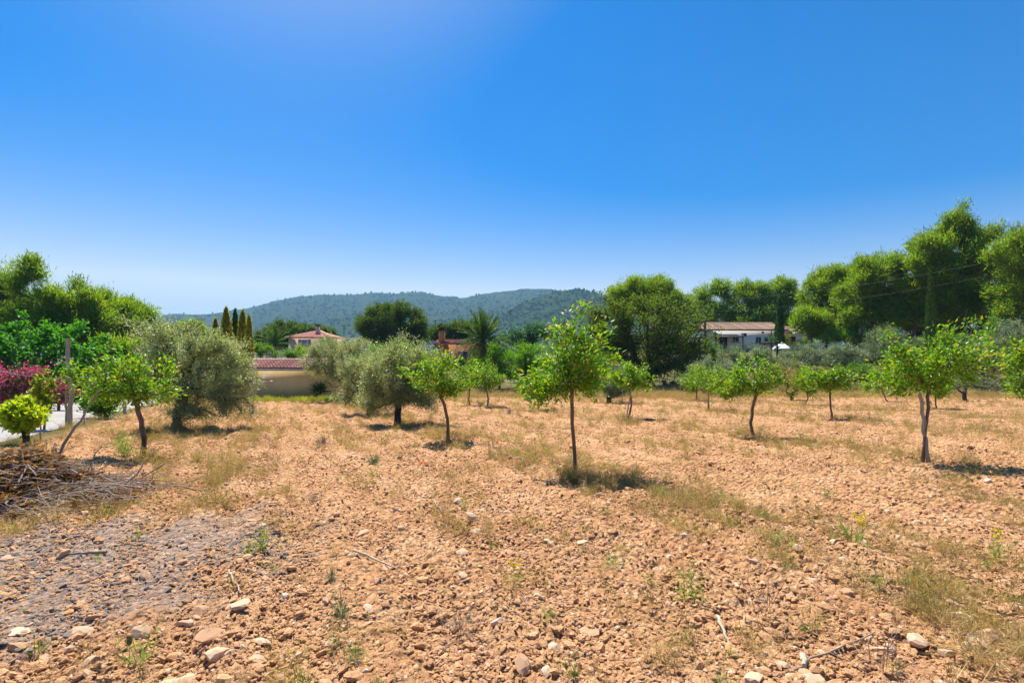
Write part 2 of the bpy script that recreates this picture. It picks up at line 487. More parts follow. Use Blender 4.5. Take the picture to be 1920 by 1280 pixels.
def soil_mat():
    m, nt, out = new_mat('red_orchard_soil')
    L = nt.links.new
    g = nt.nodes.new('ShaderNodeNewGeometry')

    def noise(scale, det=6, rough=0.6):
        n = nt.nodes.new('ShaderNodeTexNoise'); n.inputs['Scale'].default_value = scale
        n.inputs['Detail'].default_value = det; n.inputs['Roughness'].default_value = rough
        L(g.outputs['Position'], n.inputs['Vector']); return n.outputs['Fac']
    c1 = ramp(nt, noise(1.1, 8, 0.7), [(0.32, (0.43, 0.215, 0.098)), (0.5, (0.53, 0.284, 0.136)), (0.68, (0.61, 0.37, 0.198))])
    c2 = ramp(nt, noise(22, 5, 0.7), [(0.3, (0.72, 0.68, 0.65)), (0.55, (1, 1, 1)), (0.75, (1.25, 1.28, 1.32))])
    mul = nt.nodes.new('ShaderNodeMix'); mul.data_type = 'RGBA'; mul.blend_type = 'MULTIPLY'; mul.inputs[0].default_value = 1
    L(c1, mul.inputs[6]); L(c2, mul.inputs[7])
    # pale small stones pressed into the earth
    vo = nt.nodes.new('ShaderNodeTexVoronoi'); vo.inputs['Scale'].default_value = 16
    L(g.outputs['Position'], vo.inputs['Vector'])
    vs = ramp(nt, vo.outputs['Distance'], [(0.20, (1, 1, 1)), (0.32, (0, 0, 0))])
    vc = nt.nodes.new('ShaderNodeSeparateColor'); L(vo.outputs['Color'], vc.inputs[0])
    gt = nt.nodes.new('ShaderNodeMath'); gt.operation = 'GREATER_THAN'; gt.inputs[1].default_value = 0.45; L(vc.outputs[0], gt.inputs[0])
    mm = nt.nodes.new('ShaderNodeMath'); mm.operation = 'MULTIPLY'; L(vs, mm.inputs[0]); L(gt.outputs[0], mm.inputs[1])
    ms = nt.nodes.new('ShaderNodeMix'); ms.data_type = 'RGBA'; L(mm.outputs[0], ms.inputs[0]); L(mul.outputs[2], ms.inputs[6])
    ms.inputs[7].default_value = (0.68, 0.45, 0.285, 1)
    # burnt grey patch
    aa = nt.nodes.new('ShaderNodeAttribute'); aa.attribute_name = 'ash'
    ac = ramp(nt, noise(9, 8, 0.75), [(0.3, (0.12, 0.10, 0.088)), (0.5, (0.27, 0.22, 0.19)), (0.66, (0.48, 0.35, 0.25))])
    af = nt.nodes.new('ShaderNodeMath'); af.operation = 'MULTIPLY'; af.inputs[1].default_value = 0.74; L(aa.outputs['Fac'], af.inputs[0])
    ma = nt.nodes.new('ShaderNodeMix'); ma.data_type = 'RGBA'; L(af.outputs[0], ma.inputs[0]); L(ms.outputs[2], ma.inputs[6]); L(ac, ma.inputs[7])
    # untilled land beyond the orchard
    fa = nt.nodes.new('ShaderNodeAttribute'); fa.attribute_name = 'field'
    wc = ramp(nt, noise(0.25, 8, 0.65), [(0.3, (0.05, 0.07, 0.02)), (0.5, (0.13, 0.12, 0.05)), (0.72, (0.30, 0.18, 0.095))])
    mf = nt.nodes.new('ShaderNodeMix'); mf.data_type = 'RGBA'; L(fa.outputs['Fac'], mf.inputs[0]); L(wc, mf.inputs[6]); L(ma.outputs[2], mf.inputs[7])
    p = nt.nodes.new('ShaderNodeBsdfPrincipled'); p.inputs['Roughness'].default_value = 1.0; p.inputs['Specular IOR Level'].default_value = 0.08
    L(mf.outputs[2], p.inputs['Base Color'])
    b = nt.nodes.new('ShaderNodeBump'); b.inputs['Strength'].default_value = 0.9; b.inputs['Distance'].default_value = 0.02
    L(noise(55, 6, 0.7), b.inputs['Height'])
    b2 = nt.nodes.new('ShaderNodeBump'); b2.inputs['Strength'].default_value = 1.0; b2.inputs['Distance'].default_value = 0.055
    inv = nt.nodes.new('ShaderNodeMath'); inv.operation = 'MULTIPLY'; inv.inputs[1].default_value = -1.0; L(vo.outputs['Distance'], inv.inputs[0])
    ad = nt.nodes.new('ShaderNodeMath'); ad.operation = 'ADD'; L(inv.outputs[0], ad.inputs[0]); L(noise(13, 4, 0.7), ad.inputs[1])
    L(ad.outputs[0], b2.inputs['Height']); L(b.outputs[0], b2.inputs['Normal']); L(b2.outputs[0], p.inputs['Normal'])
    L(p.outputs[0], out.inputs['Surface'])
    return m


M['soil'] = soil_mat()


def gravel_mat():
    m, nt, out = new_mat('pale_gravel')
    L = nt.links.new
    g = nt.nodes.new('ShaderNodeNewGeometry')
    n = nt.nodes.new('ShaderNodeTexNoise'); n.inputs['Scale'].default_value = 26; n.inputs['Detail'].default_value = 8; n.inputs['Roughness'].default_value = 0.8
    n2 = nt.nodes.new('ShaderNodeTexNoise'); n2.inputs['Scale'].default_value = 0.8; n2.inputs['Detail'].default_value = 4
    L(g.outputs['Position'], n.inputs['Vector']); L(g.outputs['Position'], n2.inputs['Vector'])
    c = ramp(nt, n.outputs['Fac'], [(0.3, (0.15, 0.135, 0.125)), (0.5, (0.33, 0.305, 0.285)), (0.7, (0.50, 0.475, 0.455))])
    c2 = ramp(nt, n2.outputs['Fac'], [(0.3, (0.8, 0.76, 0.72)), (0.7, (1.05, 1.05, 1.06))])
    mx = nt.nodes.new('ShaderNodeMix'); mx.data_type = 'RGBA'; mx.blend_type = 'MULTIPLY'; mx.inputs[0].default_value = 1
    L(c, mx.inputs[6]); L(c2, mx.inputs[7])
    p = nt.nodes.new('ShaderNodeBsdfPrincipled'); p.inputs['Roughness'].default_value = 0.95
    L(mx.outputs[2], p.inputs['Base Color'])
    b = nt.nodes.new('ShaderNodeBump'); b.inputs['Strength'].default_value = 0.8; b.inputs['Distance'].default_value = 0.03
    L(n.outputs['Fac'], b.inputs['Height']); L(b.outputs[0], p.inputs['Normal'])
    L(p.outputs[0], out.inputs['Surface'])
    return m


M['gravel'] = gravel_mat()


def hill_mat():
    m, nt, out = new_mat('wooded_hillside')
    L = nt.links.new
    g = nt.nodes.new('ShaderNodeNewGeometry')

    def noise(scale, det=6, rough=0.6):
        n = nt.nodes.new('ShaderNodeTexNoise'); n.inputs['Scale'].default_value = scale
        n.inputs['Detail'].default_value = det; n.inputs['Roughness'].default_value = rough
        L(g.outputs['Position'], n.inputs['Vector']); return n.outputs['Fac']
    big = noise(0.006, 8, 0.65)
    fine = noise(0.07, 6, 0.8)
    rk = nt.nodes.new('ShaderNodeAttribute'); rk.attribute_name = 'rock'
    wood = ramp(nt, fine, [(0.35, (0.012, 0.030, 0.014)), (0.5, (0.030, 0.058, 0.024)), (0.65, (0.07, 0.09, 0.04))])
    rock = ramp(nt, fine, [(0.3, (0.05, 0.07, 0.035)), (0.52, (0.19, 0.17, 0.13)), (0.66, (0.42, 0.38, 0.32))])
    ad = nt.nodes.new('ShaderNodeMath'); ad.operation = 'ADD'; L(big, ad.inputs[0]); L(rk.outputs['Fac'], ad.inputs[1])
    f = ramp(nt, ad.outputs[0], [(0.72, (0, 0, 0)), (0.92, (1, 1, 1))])
    mx = nt.nodes.new('ShaderNodeMix'); mx.data_type = 'RGBA'
    L(f, mx.inputs[0]); L(wood, mx.inputs[6]); L(rock, mx.inputs[7])
    p = nt.nodes.new('ShaderNodeBsdfPrincipled'); p.inputs['Roughness'].default_value = 1.0; p.inputs['Specular IOR Level'].default_value = 0.0
    L(mx.outputs[2], p.inputs['Base Color'])
    b = nt.nodes.new('ShaderNodeBump'); b.inputs['Strength'].default_value = 1.0; b.inputs['Distance'].default_value = 9.0
    L(fine, b.inputs['Height']); L(b.outputs[0], p.inputs['Normal'])
    L(p.outputs[0], out.inputs['Surface'])
    return m


M['hill'] = hill_mat()

# ------------------------------------------------------------------ the ground, one sheet to the horizon
fine = np.arange(-1.02, 1.0201, 0.0056)
coarse = np.linspace(1.02, 2 * np.pi - 1.02, 46)[1:-1]
ang = np.concatenate([fine, coarse]); ncol = len(ang)
rad = np.concatenate([np.linspace(0.15, 1.5, 8)[:-1], 1.5 * 1.0057 ** np.arange(0, 610), ])
rad = np.concatenate([rad, rad[-1] * 1.045 ** np.arange(1, 105)])
nrow = len(rad)
R_, A_ = np.meshgrid(rad, ang, indexing='ij')
X_ = R_ * np.sin(A_); Y_ = R_ * np.cos(A_)
jit = 0.30
sel = (R_ < 47)
X_ = X_ + sel * R_ * 0.005 * jit * (rng.random(X_.shape) - 0.5)
Y_ = Y_ + sel * R_ * 0.005 * jit * (rng.random(X_.shape) - 0.5)
Z_ = G(X_, Y_)
i = np.arange(nrow - 1)[:, None] * ncol; j = np.arange(ncol)[None]; j2 = (j + 1) % ncol
quads = np.stack([i + j, i + ncol + j, i + ncol + j2, i + j2], -1).reshape(-1, 4)
gm = make_mesh('ground', np.stack([X_, Y_, Z_], -1).reshape(-1, 3), quads, [M['soil']], True)
a = gm.attributes.new('ash', 'FLOAT', 'POINT'); a.data.foreach_set('value', ash_mask(X_, Y_).astype(np.float32).ravel())
a = gm.attributes.new('field', 'FLOAT', 'POINT'); a.data.foreach_set('value', field_mask(X_, Y_).astype(np.float32).ravel())
ground = tag(link('ground', gm), kind='structure')
GROUND_R = rad[-1]

# gravel road along the left edge of the orchard
us = np.arange(-12, 70, 0.5); vs = np.linspace(ROAD_V0, ROAD_V1, 16)
UU, VV = np.meshgrid(us, vs, indexing='ij')
edge = np.zeros_like(VV); edge[:, -1] = 0.5 * (fbm(us * 0.8, us * 0, 5, 3) - 0.5); edge[:, 0] = 0.5 * (fbm(us * 0.8, us * 0 + 9, 6, 3) - 0.5)
VV = VV + edge
RX = UU * U[0] + VV * N[0]; RY = UU * U[1] + VV * N[1]
RZ = T(RX, RY) + 0.035 + 0.02 * (fbm(RX * 1.2, RY * 1.2, 71, 3) - 0.5)
RZ[:, 0] -= 0.05; RZ[:, -1] -= 0.05
k = len(vs); i = np.arange(len(us) - 1)[:, None] * k; j = np.arange(k - 1)[None]
tag(link('gravel_road', make_mesh('gravel_road', np.stack([RX, RY, RZ], -1).reshape(-1, 3),
    np.stack([i + j, i + j + 1, i + k + j + 1, i + k + j], -1).reshape(-1, 4), [M['gravel']], True)), kind='structure')


# ------------------------------------------------------------------ hills
def hill(name, prof, D0, D1, D2, rockf, seed, amp):
    """prof: (photo column, row of the ridge line); the ridge stands D1 metres away"""
    px = np.array([p[0] for p in prof], float); py = np.array([p[1] for p in prof], float)
    cols = np.linspace(px[0], px[-1], 460); rows = np.concatenate([np.linspace(D0, D1, 70), np.linspace(D1, D2, 12)[1:]])
    s = (cols - 960) / F
    rid = np.interp(cols, px, py); ridge_h = CAM_Z + (HOR - rid) / F * D1
    DD, SS = np.meshgrid(rows, s, indexing='ij')
    HH = np.broadcast_to(ridge_h, DD.shape)
    t = np.clip((DD - D0) / (D1 - D0), 0, 1)
    shape = np.where(DD <= D1, t ** 1.15, 1 - 0.5 * ((DD - D1) / (D2 - D1)) ** 1.5)
    XX = SS * DD
    low = fbm(XX / 420, DD / 420, seed, 4) - 0.5
    gul = np.abs(fbm(XX / 180 + low * 1.5, DD / 400, seed + 9, 4) - 0.5) * 2
    mid = np.sin(np.pi * np.clip(t, 0, 1)) ** 0.7
    back = np.where(DD <= D1, 1, 0)
    Z = T(XX, DD) - 2 + (HH + 6) * shape + amp * mid * back * (low * 1.6 + gul * 0.9 - 0.35)
    rz = np.minimum(1, np.abs(DD - D1) / 60)
    Z = Z + 5 * (vnoise(XX / 9, DD / 9, seed + 3) - 0.4) * np.clip(t * 3, 0, 1)
    n = len(cols); i = np.arange(len(rows) - 1)[:, None] * n; j = np.arange(n - 1)[None]
    me = make_mesh(name, np.stack([XX, DD, Z], -1).reshape(-1, 3), np.stack([i + j, i + j + 1, i + n + j + 1, i + n + j], -1).reshape(-1, 4), [M['hill']], True)
    at = me.attributes.new('rock', 'FLOAT', 'POINT')
    rock = rockf(XX, DD, t)
    at.data.foreach_set('value', rock.astype(np.float32).ravel())
    o = tag(link(name, me), kind='structure')
    return XX, DD, Z


far_prof = [(-400, 640), (0, 620), (250, 600), (330, 588), (365, 590), (395, 589), (430, 583), (470, 577), (510, 566), (560, 556), (610, 553), (660, 553), (700, 549),
            (745, 551), (790, 547), (830, 556), (870, 559), (905, 551), (940, 547), (985, 543), (1030, 544), (1060, 547), (1120, 560), (1200, 572),
            (1255, 562), (1285, 553), (1310, 562), (1400, 590), (1700, 610), (2200, 640)]
near_prof = [(780, 650), (840, 634), (890, 616), (940, 596), (985, 571), (1020, 556), (1050, 549), (1085, 546), (1115, 551), (1140, 560), (1180, 578), (1260, 600), (1360, 625), (1460, 648)]
h1 = hill('distant_hills', far_prof, 900, 2500, 3400, lambda x, y, t: 0.34 * (1 - sstep(t, 0.16, 0.38)), 100, 40)
h2 = hill('wooded_ridge', near_prof, 620, 1350, 1900, lambda x, y, t: 0.30 * (1 - sstep(t, 0.25, 0.6)), 200, 22)


def hill_wood(name, label, H, n, size, seed):
    r = np.random.default_rng(seed)
    XX, DD, Z = H
    t = (DD - DD.min()) / (DD.max() - DD.min())
    w = (fbm(XX / 70, DD / 70, seed, 3) ** 3 * (0.15 + t)).ravel()
    idx = r.choice(XX.size, n, replace=False, p=w / w.sum())
    octa = np.array([[1, 0, 0], [-1, 0, 0], [0, 1, 0], [0, -1, 0], [0, 0, 1.0], [0, 0, -1]])
    fc = np.array([[0, 2, 4], [2, 1, 4], [1, 3, 4], [3, 0, 4], [2, 0, 5], [1, 2, 5], [3, 1, 5], [0, 3, 5]])
    s = size * r.uniform(0.6, 1.4, n)[:, None, None]
    off = octa[None] * s * np.array([1, 1, 1.1]) * r.uniform(0.8, 1.2, (n, 6, 1))
    c = np.stack([XX.ravel()[idx], DD.ravel()[idx], Z.ravel()[idx]], -1)
    c[:, :2] += r.normal(size=(n, 2)) * 6
    v = (c[:, None] + off + np.array([0, 0, size * 0.4])).reshape(-1, 3)
    f = (np.arange(n)[:, None, None] * 6 + fc[None]).reshape(-1, 3)
    o = link(name, make_mesh(name, v, f, [M['hillwood']], True))
    tag(o, label, 'woodland', kind='stuff')


M['hillwood'] = leaf_mat('hill_pine_crown', [(0.012, 0.032, 0.014), (0.025, 0.052, 0.02), (0.04, 0.07, 0.026)], 0.0, 0.9, 0.0)
hill_wood('hill_woodland', 'pine wood covering the distant blue hills', h1, 8000, 5.0, 301)
hill_wood('ridge_woodland', 'pine wood on the nearer dark green ridge', h2, 5000, 3.0, 302)

# ------------------------------------------------------------------ trees
def skeleton(r, trunk_pts, lobes, K, step, bend=0.15, inner=0.35, pen=0.25, shoot=0.0):
    """trunk polyline, then branches grown to K twig ends spread through the crown lobes"""
    nodes = [np.array(p, float) for p in trunk_pts]
    par = [-1] + list(range(len(nodes) - 1))
    plen = [0.0]
    for k in range(1, len(nodes)):
        plen.append(0.0)
    start = max(0, len(nodes) - 2)
    vol = np.array([l[1][0] * l[1][1] * l[1][2] for l in lobes]) ** 0.8
    vol = np.maximum(vol, 0.035 * vol.max())
    pick = r.choice(len(lobes), K, p=vol / vol.sum())
    tg = []
    for q in pick:
        c, rr = lobes[q]
        d = r.normal(size=3); d /= np.linalg.norm(d)
        tg.append(np.array(c) + d * np.array(rr) * (inner + (1 - inner) * r.random() ** 0.5))
    fork = nodes[-1]
    cen = np.mean(tg, axis=0)
    for q in range(len(tg)):
        if r.random() < shoot and tg[q][2] > fork[2]:
            tg[q] = cen + (tg[q] - cen) * r.uniform(1.08, 1.38) + np.array([0, 0, abs(r.normal()) * 0.04 * np.linalg.norm(tg[q] - cen)])
    tg.sort(key=lambda p: np.linalg.norm(p - fork) + r.normal() * 0.05)
    tips = []
    P = np.zeros((len(nodes) + K * 40, 3)); PL = np.zeros(len(P)); cnt = len(nodes)
    P[:cnt] = nodes
    PL[:start + 1] = 1e6 if len(nodes) > 1 else 0
    for t in tg:
        d = np.linalg.norm(P[:cnt] - t, axis=1) + pen * PL[:cnt]
        k = int(np.argmin(d)); dist = np.linalg.norm(P[k] - t)
        n = int(min(30, max(1, round(dist / step))))
        prev = k; a = P[k].copy(); off = r.normal(size=3) * bend * dist; off[2] += 0.10 * dist
        pl = PL[k] if PL[k] < 1e5 else 0
        for m_ in range(1, n + 1):
            f = m_ / n
            q = a + (t - a) * f + off * math.sin(math.pi * f) * 0.6
            P[cnt] = q; par.append(prev); PL[cnt] = pl + dist * f
            prev = cnt; cnt += 1
        tips.append(prev)
    P = P[:cnt]
    return P, np.array(par), tips


def wood_mesh(P, par, tips, r_base, r_tip, mat, name, nmain, sides=6):
    n = len(P); w = np.zeros(n)
    for t in tips: w[t] += 1
    for k in range(n - 1, 0, -1):
        w[par[k]] += w[k]
    w = np.maximum(w, 1e-6)
    radv = r_tip + (r_base - r_tip) * (np.maximum(w, 1) / max(w[0], 1)) ** 0.5
    radv = np.where(w <= 1.01, r_tip, radv)
    ch = [[] for _ in range(n)]
    for k in range(1, n): ch[par[k]].append(k)
    mb = MB()
    # root flare
    stack = [(0, None)]
    while stack:
        s, pr = stack.pop()
        chain = [] if pr is None else [pr]
        k = s
        while True:
            chain.append(k)
            if not ch[k]: break
            c = max(ch[k], key=lambda q: w[q])
            for o in ch[k]:
                if o != c: stack.append((o, k))
            k = c
        if len(chain) < 2: continue
        rr = radv[chain].copy()
        if pr is not None: rr[0] = min(rr[0], rr[1] * 1.15)
        else:
            rr[0] *= 1.35
            if len(rr) > 2: rr[1] *= 1.08
        rr[-1] *= 0.5 if pr is not None else 1
        sd = sides if pr is None else (5 if rr.max() > 0.02 else 4)
        mb.tube(P[chain], rr, sd, cap=(pr is None))
    return mb.mesh(name, mat, True)


def crown_leaves(r, P, par, tips, per_tip, spread, L, W, center, up=0.2, out=0.5, along=0.6, rnd=0.6, back=3, fold=0.25, droop=0.15, nrm=None, needle=False):
    pts = []; dirs = []
    for t in tips:
        chain = [t]
        k = t
        for _ in range(back):
            if par[k] < 0: break
            k = par[k]; chain.append(k)
        ch = P[chain]
        m = max(1, int(per_tip * r.uniform(0.6, 1.4)))
        f = r.random(m) ** 1.3 * (len(ch) - 1)
        i0 = np.minimum(f.astype(int), len(ch) - 2) if len(ch) > 1 else np.zeros(m, int)
        if len(ch) > 1:
            p = ch[i0] + (ch[i0 + 1] - ch[i0]) * (f - i0)[:, None]
            d = ch[0] - ch[-1]
        else:
            p = np.repeat(ch, m, 0); d = np.array([0, 0, 1.0])
        d = d / (np.linalg.norm(d) + 1e-9)
        pts.append(p + r.normal(size=(m, 3)) * spread)
        dirs.append(np.repeat(d[None], m, 0))
    pts = np.concatenate(pts); dirs = np.concatenate(dirs)
    o = pts - np.asarray(center); o /= np.linalg.norm(o, axis=1)[:, None] + 1e-9
    dn = along * dirs + out * o + np.array([0, 0, up]) + r.normal(size=pts.shape) * rnd
    n = len(pts)
    return leaf_geo(pts, dn, L * r.uniform(0.65, 1.25, n), W * r.uniform(0.7, 1.2, n), r, fold, droop, nrm, needle)


SPEC = {
    #          leafmat, barkmat, K, per_tip, spread, L, W, up, out, along, rnd, step, r_base, r_tip, inner
    'citrus': dict(grow=1.16, shoot=0.28, leaf='citrus', bark='bark_young', K=70, per=36, spread=0.075, L=0.09, W=0.040, up=0.05, out=0.3, along=0.5, rnd=0.6, step=0.10, rb=0.042, rt=0.005, inner=0.25),
    'citrus_far': dict(grow=1.18, shoot=0.25, leaf='citrus', bark='bark_young', K=50, per=48, spread=0.09, L=0.12, W=0.055, up=0.0, out=0.3, along=0.5, rnd=0.6, step=0.15, rb=0.034, rt=0.006, inner=0.25),
    'vine': dict(leaf='lime', bark='bark_dark', K=40, per=34, spread=0.06, L=0.10, W=0.09, up=0.1, out=0.4, along=0.3, rnd=0.8, step=0.12, rb=0.07, rt=0.008, inner=0.3),
    'youngvine': dict(leaf='younggreen', bark='bark_young', K=24, per=22, spread=0.06, L=0.10, W=0.08, up=0.1, out=0.4, along=0.3, rnd=0.8, step=0.12, rb=0.03, rt=0.006, inner=0.2),
    'olive': dict(leaf='olive', bark='bark_dark', K=260, per=120, spread=0.11, L=0.08, W=0.026, up=0.10, out=0.35, along=0.7, rnd=0.5, step=0.16, rb=0.15, rt=0.006, inner=0.35),
    'olive_far': dict(leaf='olive_far', bark='bark_dark', K=110, per=90, spread=0.18, L=0.17, W=0.06, up=0.25, out=0.35, along=0.7, rnd=0.5, step=0.25, rb=0.14, rt=0.01, inner=0.35),
    'pine': dict(leaf='pine', bark='bark', K=150, per=185, spread=0.34, L=0.38, W=0.075, back=1, needle=True, shoot=0.03, up=0.45, out=0.45, along=0.5, rnd=0.55, step=0.6, rb=0.26, rt=0.02, inner=0.35),
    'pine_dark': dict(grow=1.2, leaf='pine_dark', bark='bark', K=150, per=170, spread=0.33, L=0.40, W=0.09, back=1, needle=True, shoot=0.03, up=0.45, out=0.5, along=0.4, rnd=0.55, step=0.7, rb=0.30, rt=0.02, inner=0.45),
    'carob': dict(leaf='carob', bark='bark_dark', K=320, per=85, spread=0.32, L=0.21, W=0.12, up=0.0, out=0.5, along=0.4, rnd=0.6, step=0.5, rb=0.35, rt=0.02, inner=0.5),
    'almond': dict(leaf='almond', bark='bark_dark', K=130, per=85, spread=0.18, L=0.17, W=0.065, up=0.15, out=0.4, along=0.6, rnd=0.5, step=0.3, rb=0.12, rt=0.01, inner=0.3),
    'fig': dict(leaf='fig', bark='bark', K=150, per=30, spread=0.16, L=0.21, W=0.18, up=-0.05, out=0.6, along=0.3, rnd=0.5, step=0.3, rb=0.14, rt=0.012, inner=0.45),
    'boug': dict(leaf='boug_leaf', bark='bark', K=80, per=50, spread=0.12, L=0.09, W=0.06, up=0.1, out=0.4, along=0.5, rnd=0.6, step=0.25, rb=0.06, rt=0.008, inner=0.3),
    'shrub': dict(leaf='shrub', bark='bark', K=50, per=60, spread=0.14, L=0.15, W=0.06, up=0.3, out=0.4, along=0.4, rnd=0.6, step=0.25, rb=0.05, rt=0.01, inner=0.3),
    'golden': dict(leaf='golden', bark='bark_dark', K=70, per=50, spread=0.11, L=0.13, W=0.05, up=0.2, out=0.4, along=0.5, rnd=0.6, step=0.2, rb=0.06, rt=0.01, inner=0.35),
    'broad_far': dict(leaf='bluegreen', bark='bark_dark', K=90, per=60, spread=0.3, L=0.32, W=0.13, up=0.1, out=0.5, along=0.4, rnd=0.6, step=0.6, rb=0.2, rt=0.02, inner=0.4),
}
tree_seed = [1000]


def tree(kind, name, label, cat, base, lobes, fork=None, d=None, group=None, depthf=0.95, mid=None, over=None, K=None, flowers=None, stems=None):
    """base = photo pixel of the foot (d None) or (column, None) with a distance d; lobes in photo pixels (cx, cy, rx, ry) at the tree's own distance"""
    S = dict(SPEC[kind])
    if over: S.update(over)
    if K: S['K'] = K
    tree_seed[0] += 1
    r = np.random.default_rng(tree_seed[0])
    if d is None:
        x, y = px_ground(*base)
    else:
        x, y = px_x(base[0], d), d
    z = float(G(x, y)) - 0.03
    sc = y / F
    lo = []
    for q in lobes:
        cx, cy, rx, ry = q[:4]
        rd = (rx + ry) * 0.5 * depthf
        oy = r.normal() * rd * 0.22 * sc if len(q) < 5 else q[4]
        lo.append((np.array([px_x(cx, y) - x, oy, px_z(cy, y) - z]), np.array([rx * sc, rd * sc, ry * sc]) * S.get('grow', 1.08)))
    cen = np.mean([l[0] for l in lo], axis=0)
    if S.get('needle') and S.get('puffs', True):
        extra = []
        for c_, r_ in lo:
            for q in range(3):
                dv = r.normal(size=3); dv[2] = abs(dv[2]) * 0.45 - 0.1; dv /= np.linalg.norm(dv)
                extra.append((c_ + dv * r_ * 0.72, r_ * r.uniform(0.28, 0.42)))
        lo = [(c_, r_ * 0.9) for c_, r_ in lo] + extra
    if fork is None:
        zlow = min(l[0][2] - l[1][2] * 0.5 for l in lo)
        fk = np.array([cen[0] * 0.5, cen[1] * 0.5, max(0.25, zlow)])
    else:
        fk = np.array([px_x(fork[0], y) - x, 0.0, px_z(fork[1], y) - z])
    nseg = 7
    bow = r.normal(size=2) * 0.05 * fk[2]
    tp = []
    for k_ in range(nseg):
        f = k_ / (nseg - 1)
        p = fk * f
        p[:2] += bow * math.sin(math.pi * f) + r.normal(size=2) * 0.010 * fk[2] * (0 < k_ < nseg - 1)
        tp.append(p)
    # carry a leader a little into the crown
    tp.append(fk + (cen - fk) * 0.25)
    P, par, tips = skeleton(r, tp, lo, S['K'], S['step'], inner=S['inner'], shoot=S.get('shoot', 0.12))
    root = thing(name, label, cat, (x, y, z), group)
    link('trunk', wood_mesh(P, par, tips, S['rb'], S['rt'], M[S['bark']], 'trunk', len(tp)), root)
    v, f = crown_leaves(r, P, par, tips, S['per'], S['spread'], S['L'], S['W'], cen, S['up'], S['out'], S['along'], S['rnd'], back=S.get('back', 3), needle=S.get('needle', False))
    link('crown', make_mesh('crown', v, f, [M[S['leaf']]]), root)
    if flowers:
        keep = [t for t in tips if r.random() < flowers[1]]
        v, f = crown_leaves(r, P, par, keep, flowers[2], S['spread'] * 1.2, flowers[3], flowers[4], cen, 0.2, 0.8, 0.3, 0.6, back=1)
        link('blossom', make_mesh('blossom', v, f, [M[flowers[0]]]), root)
    return root


def columnar(name, label, base_px, d, top, rpx, mat, group=None, low=None, n=5000, L=0.22, W=0.06):
    """cypress: trunk and a spindle of upright sprays"""
    tree_seed[0] += 1
    r = np.random.default_rng(tree_seed[0])
    x = px_x(base_px, d); z = float(T(x, d)) - 0.03
    H = px_z(top, d) - z; R = rpx / F * d
    root = thing(name, label, 'tree', (x, d, z), group)
    mb = MB(); mb.tube([[0, 0, 0], [0.02, 0, H * 0.4], [0, 0.02, H * 0.9]], [R * 0.25, R * 0.18, 0.02], 7)
    mb.build('trunk', M['bark'], root, smooth=True)
    t = r.random(n) ** 0.9
    prof = np.clip(np.minimum((t + 0.06) * 5, 1), 0, 1) * (1 - t ** 2.2) ** 0.75
    a = r.random(n) * 2 * np.pi
    lob = 1 + 0.22 * np.sin(a * 3 + t * 9 + r.random() * 6) + 0.12 * np.sin(a * 7 - t * 23)
    rr = R * prof * lob * (0.55 + 0.45 * r.random(n) ** 0.5)
    p = np.stack([np.cos(a) * rr, np.sin(a) * rr, H * (0.04 + 0.96 * t) + r.normal(size=n) * 0.08], -1)
    dn = np.stack([np.cos(a) * 0.35, np.sin(a) * 0.35, np.ones(n)], -1) + r.normal(size=(n, 3)) * 0.25
    nr = np.stack([np.cos(a), np.sin(a), np.zeros(n)], -1) + r.normal(size=(n, 3)) * 0.5
    v, f = leaf_geo(p, dn, L * r.uniform(0.7, 1.3, n), W * r.uniform(0.7, 1.3, n), r, nrm=nr)
    link('crown', make_mesh('crown', v, f, [M[mat]]), root)


# ---- young orchard trees
OG = 'young fruit trees of the orchard'
c1 = tree('citrus', 'fruit_tree', 'young green fruit tree on a bare slim trunk, tallest in the centre foreground', 'tree', (1078, 884),
     [(1062, 695, 62, 48), (1018, 730, 42, 28), (1105, 688, 42, 45), (1062, 640, 34, 42), (1088, 660, 30, 40), (1020, 690, 34, 34), (1060, 590, 9, 26), (1097, 572, 5, 26), (1120, 625, 10, 18), (1130, 668, 16, 16)], (1072, 745), group=OG, K=125,
     over=dict(per=34, rb=0.034))
c2 = tree('citrus', 'fruit_tree', 'broad young fruit tree tied to a stake, at the right with a dark shadow', 'tree', (1730, 867),
     [(1700, 690, 52, 38), (1785, 665, 52, 42), (1742, 690, 60, 40), (1690, 652, 26, 22), (1838, 690, 18, 18), (1818, 645, 26, 20), (1670, 715, 22, 18), (1750, 640, 26, 20), (1775, 712, 40, 20)], (1739, 742), group=OG, K=135,
     over=dict(rb=0.027))
c3 = tree('citrus', 'fruit_tree', 'leaning young fruit tree in front of the big olive beside the brush', 'tree', (270, 850),
     [(228, 712, 48, 40), (168, 708, 34, 14), (290, 712, 38, 38), (240, 682, 36, 24), (205, 735, 36, 22), (300, 740, 26, 22), (255, 735, 36, 18)], (257, 757), group=OG, K=110, over=dict(rb=0.045))
tree('citrus', 'fruit_tree', 'young fruit tree with tilted thin trunk in front of the middle olive', 'tree', (840, 825),
     [(800, 708, 36, 30), (842, 705, 32, 30), (818, 680, 26, 18), (785, 690, 18, 14), (850, 725, 18, 14)], (827, 745), group=OG, K=70, over=dict(L=0.10, W=0.042))
tree('citrus_far', 'fruit_tree', 'small fruit tree left of two below the palm', 'tree', (880, 758), [(884, 702, 26, 20), (870, 715, 18, 14)], (881, 728), group=OG)
tree('citrus_far', 'fruit_tree', 'small fruit tree with a slim stake below the palm', 'tree', (914, 762), [(916, 705, 26, 22), (930, 715, 16, 14)], (912, 730), group=OG)
tree('citrus_far', 'fruit_tree', 'low fruit tree half hidden behind the central tree', 'tree', (1010, 768), [(1005, 728, 26, 22), (1020, 715, 18, 18)], (1008, 748), group=OG)
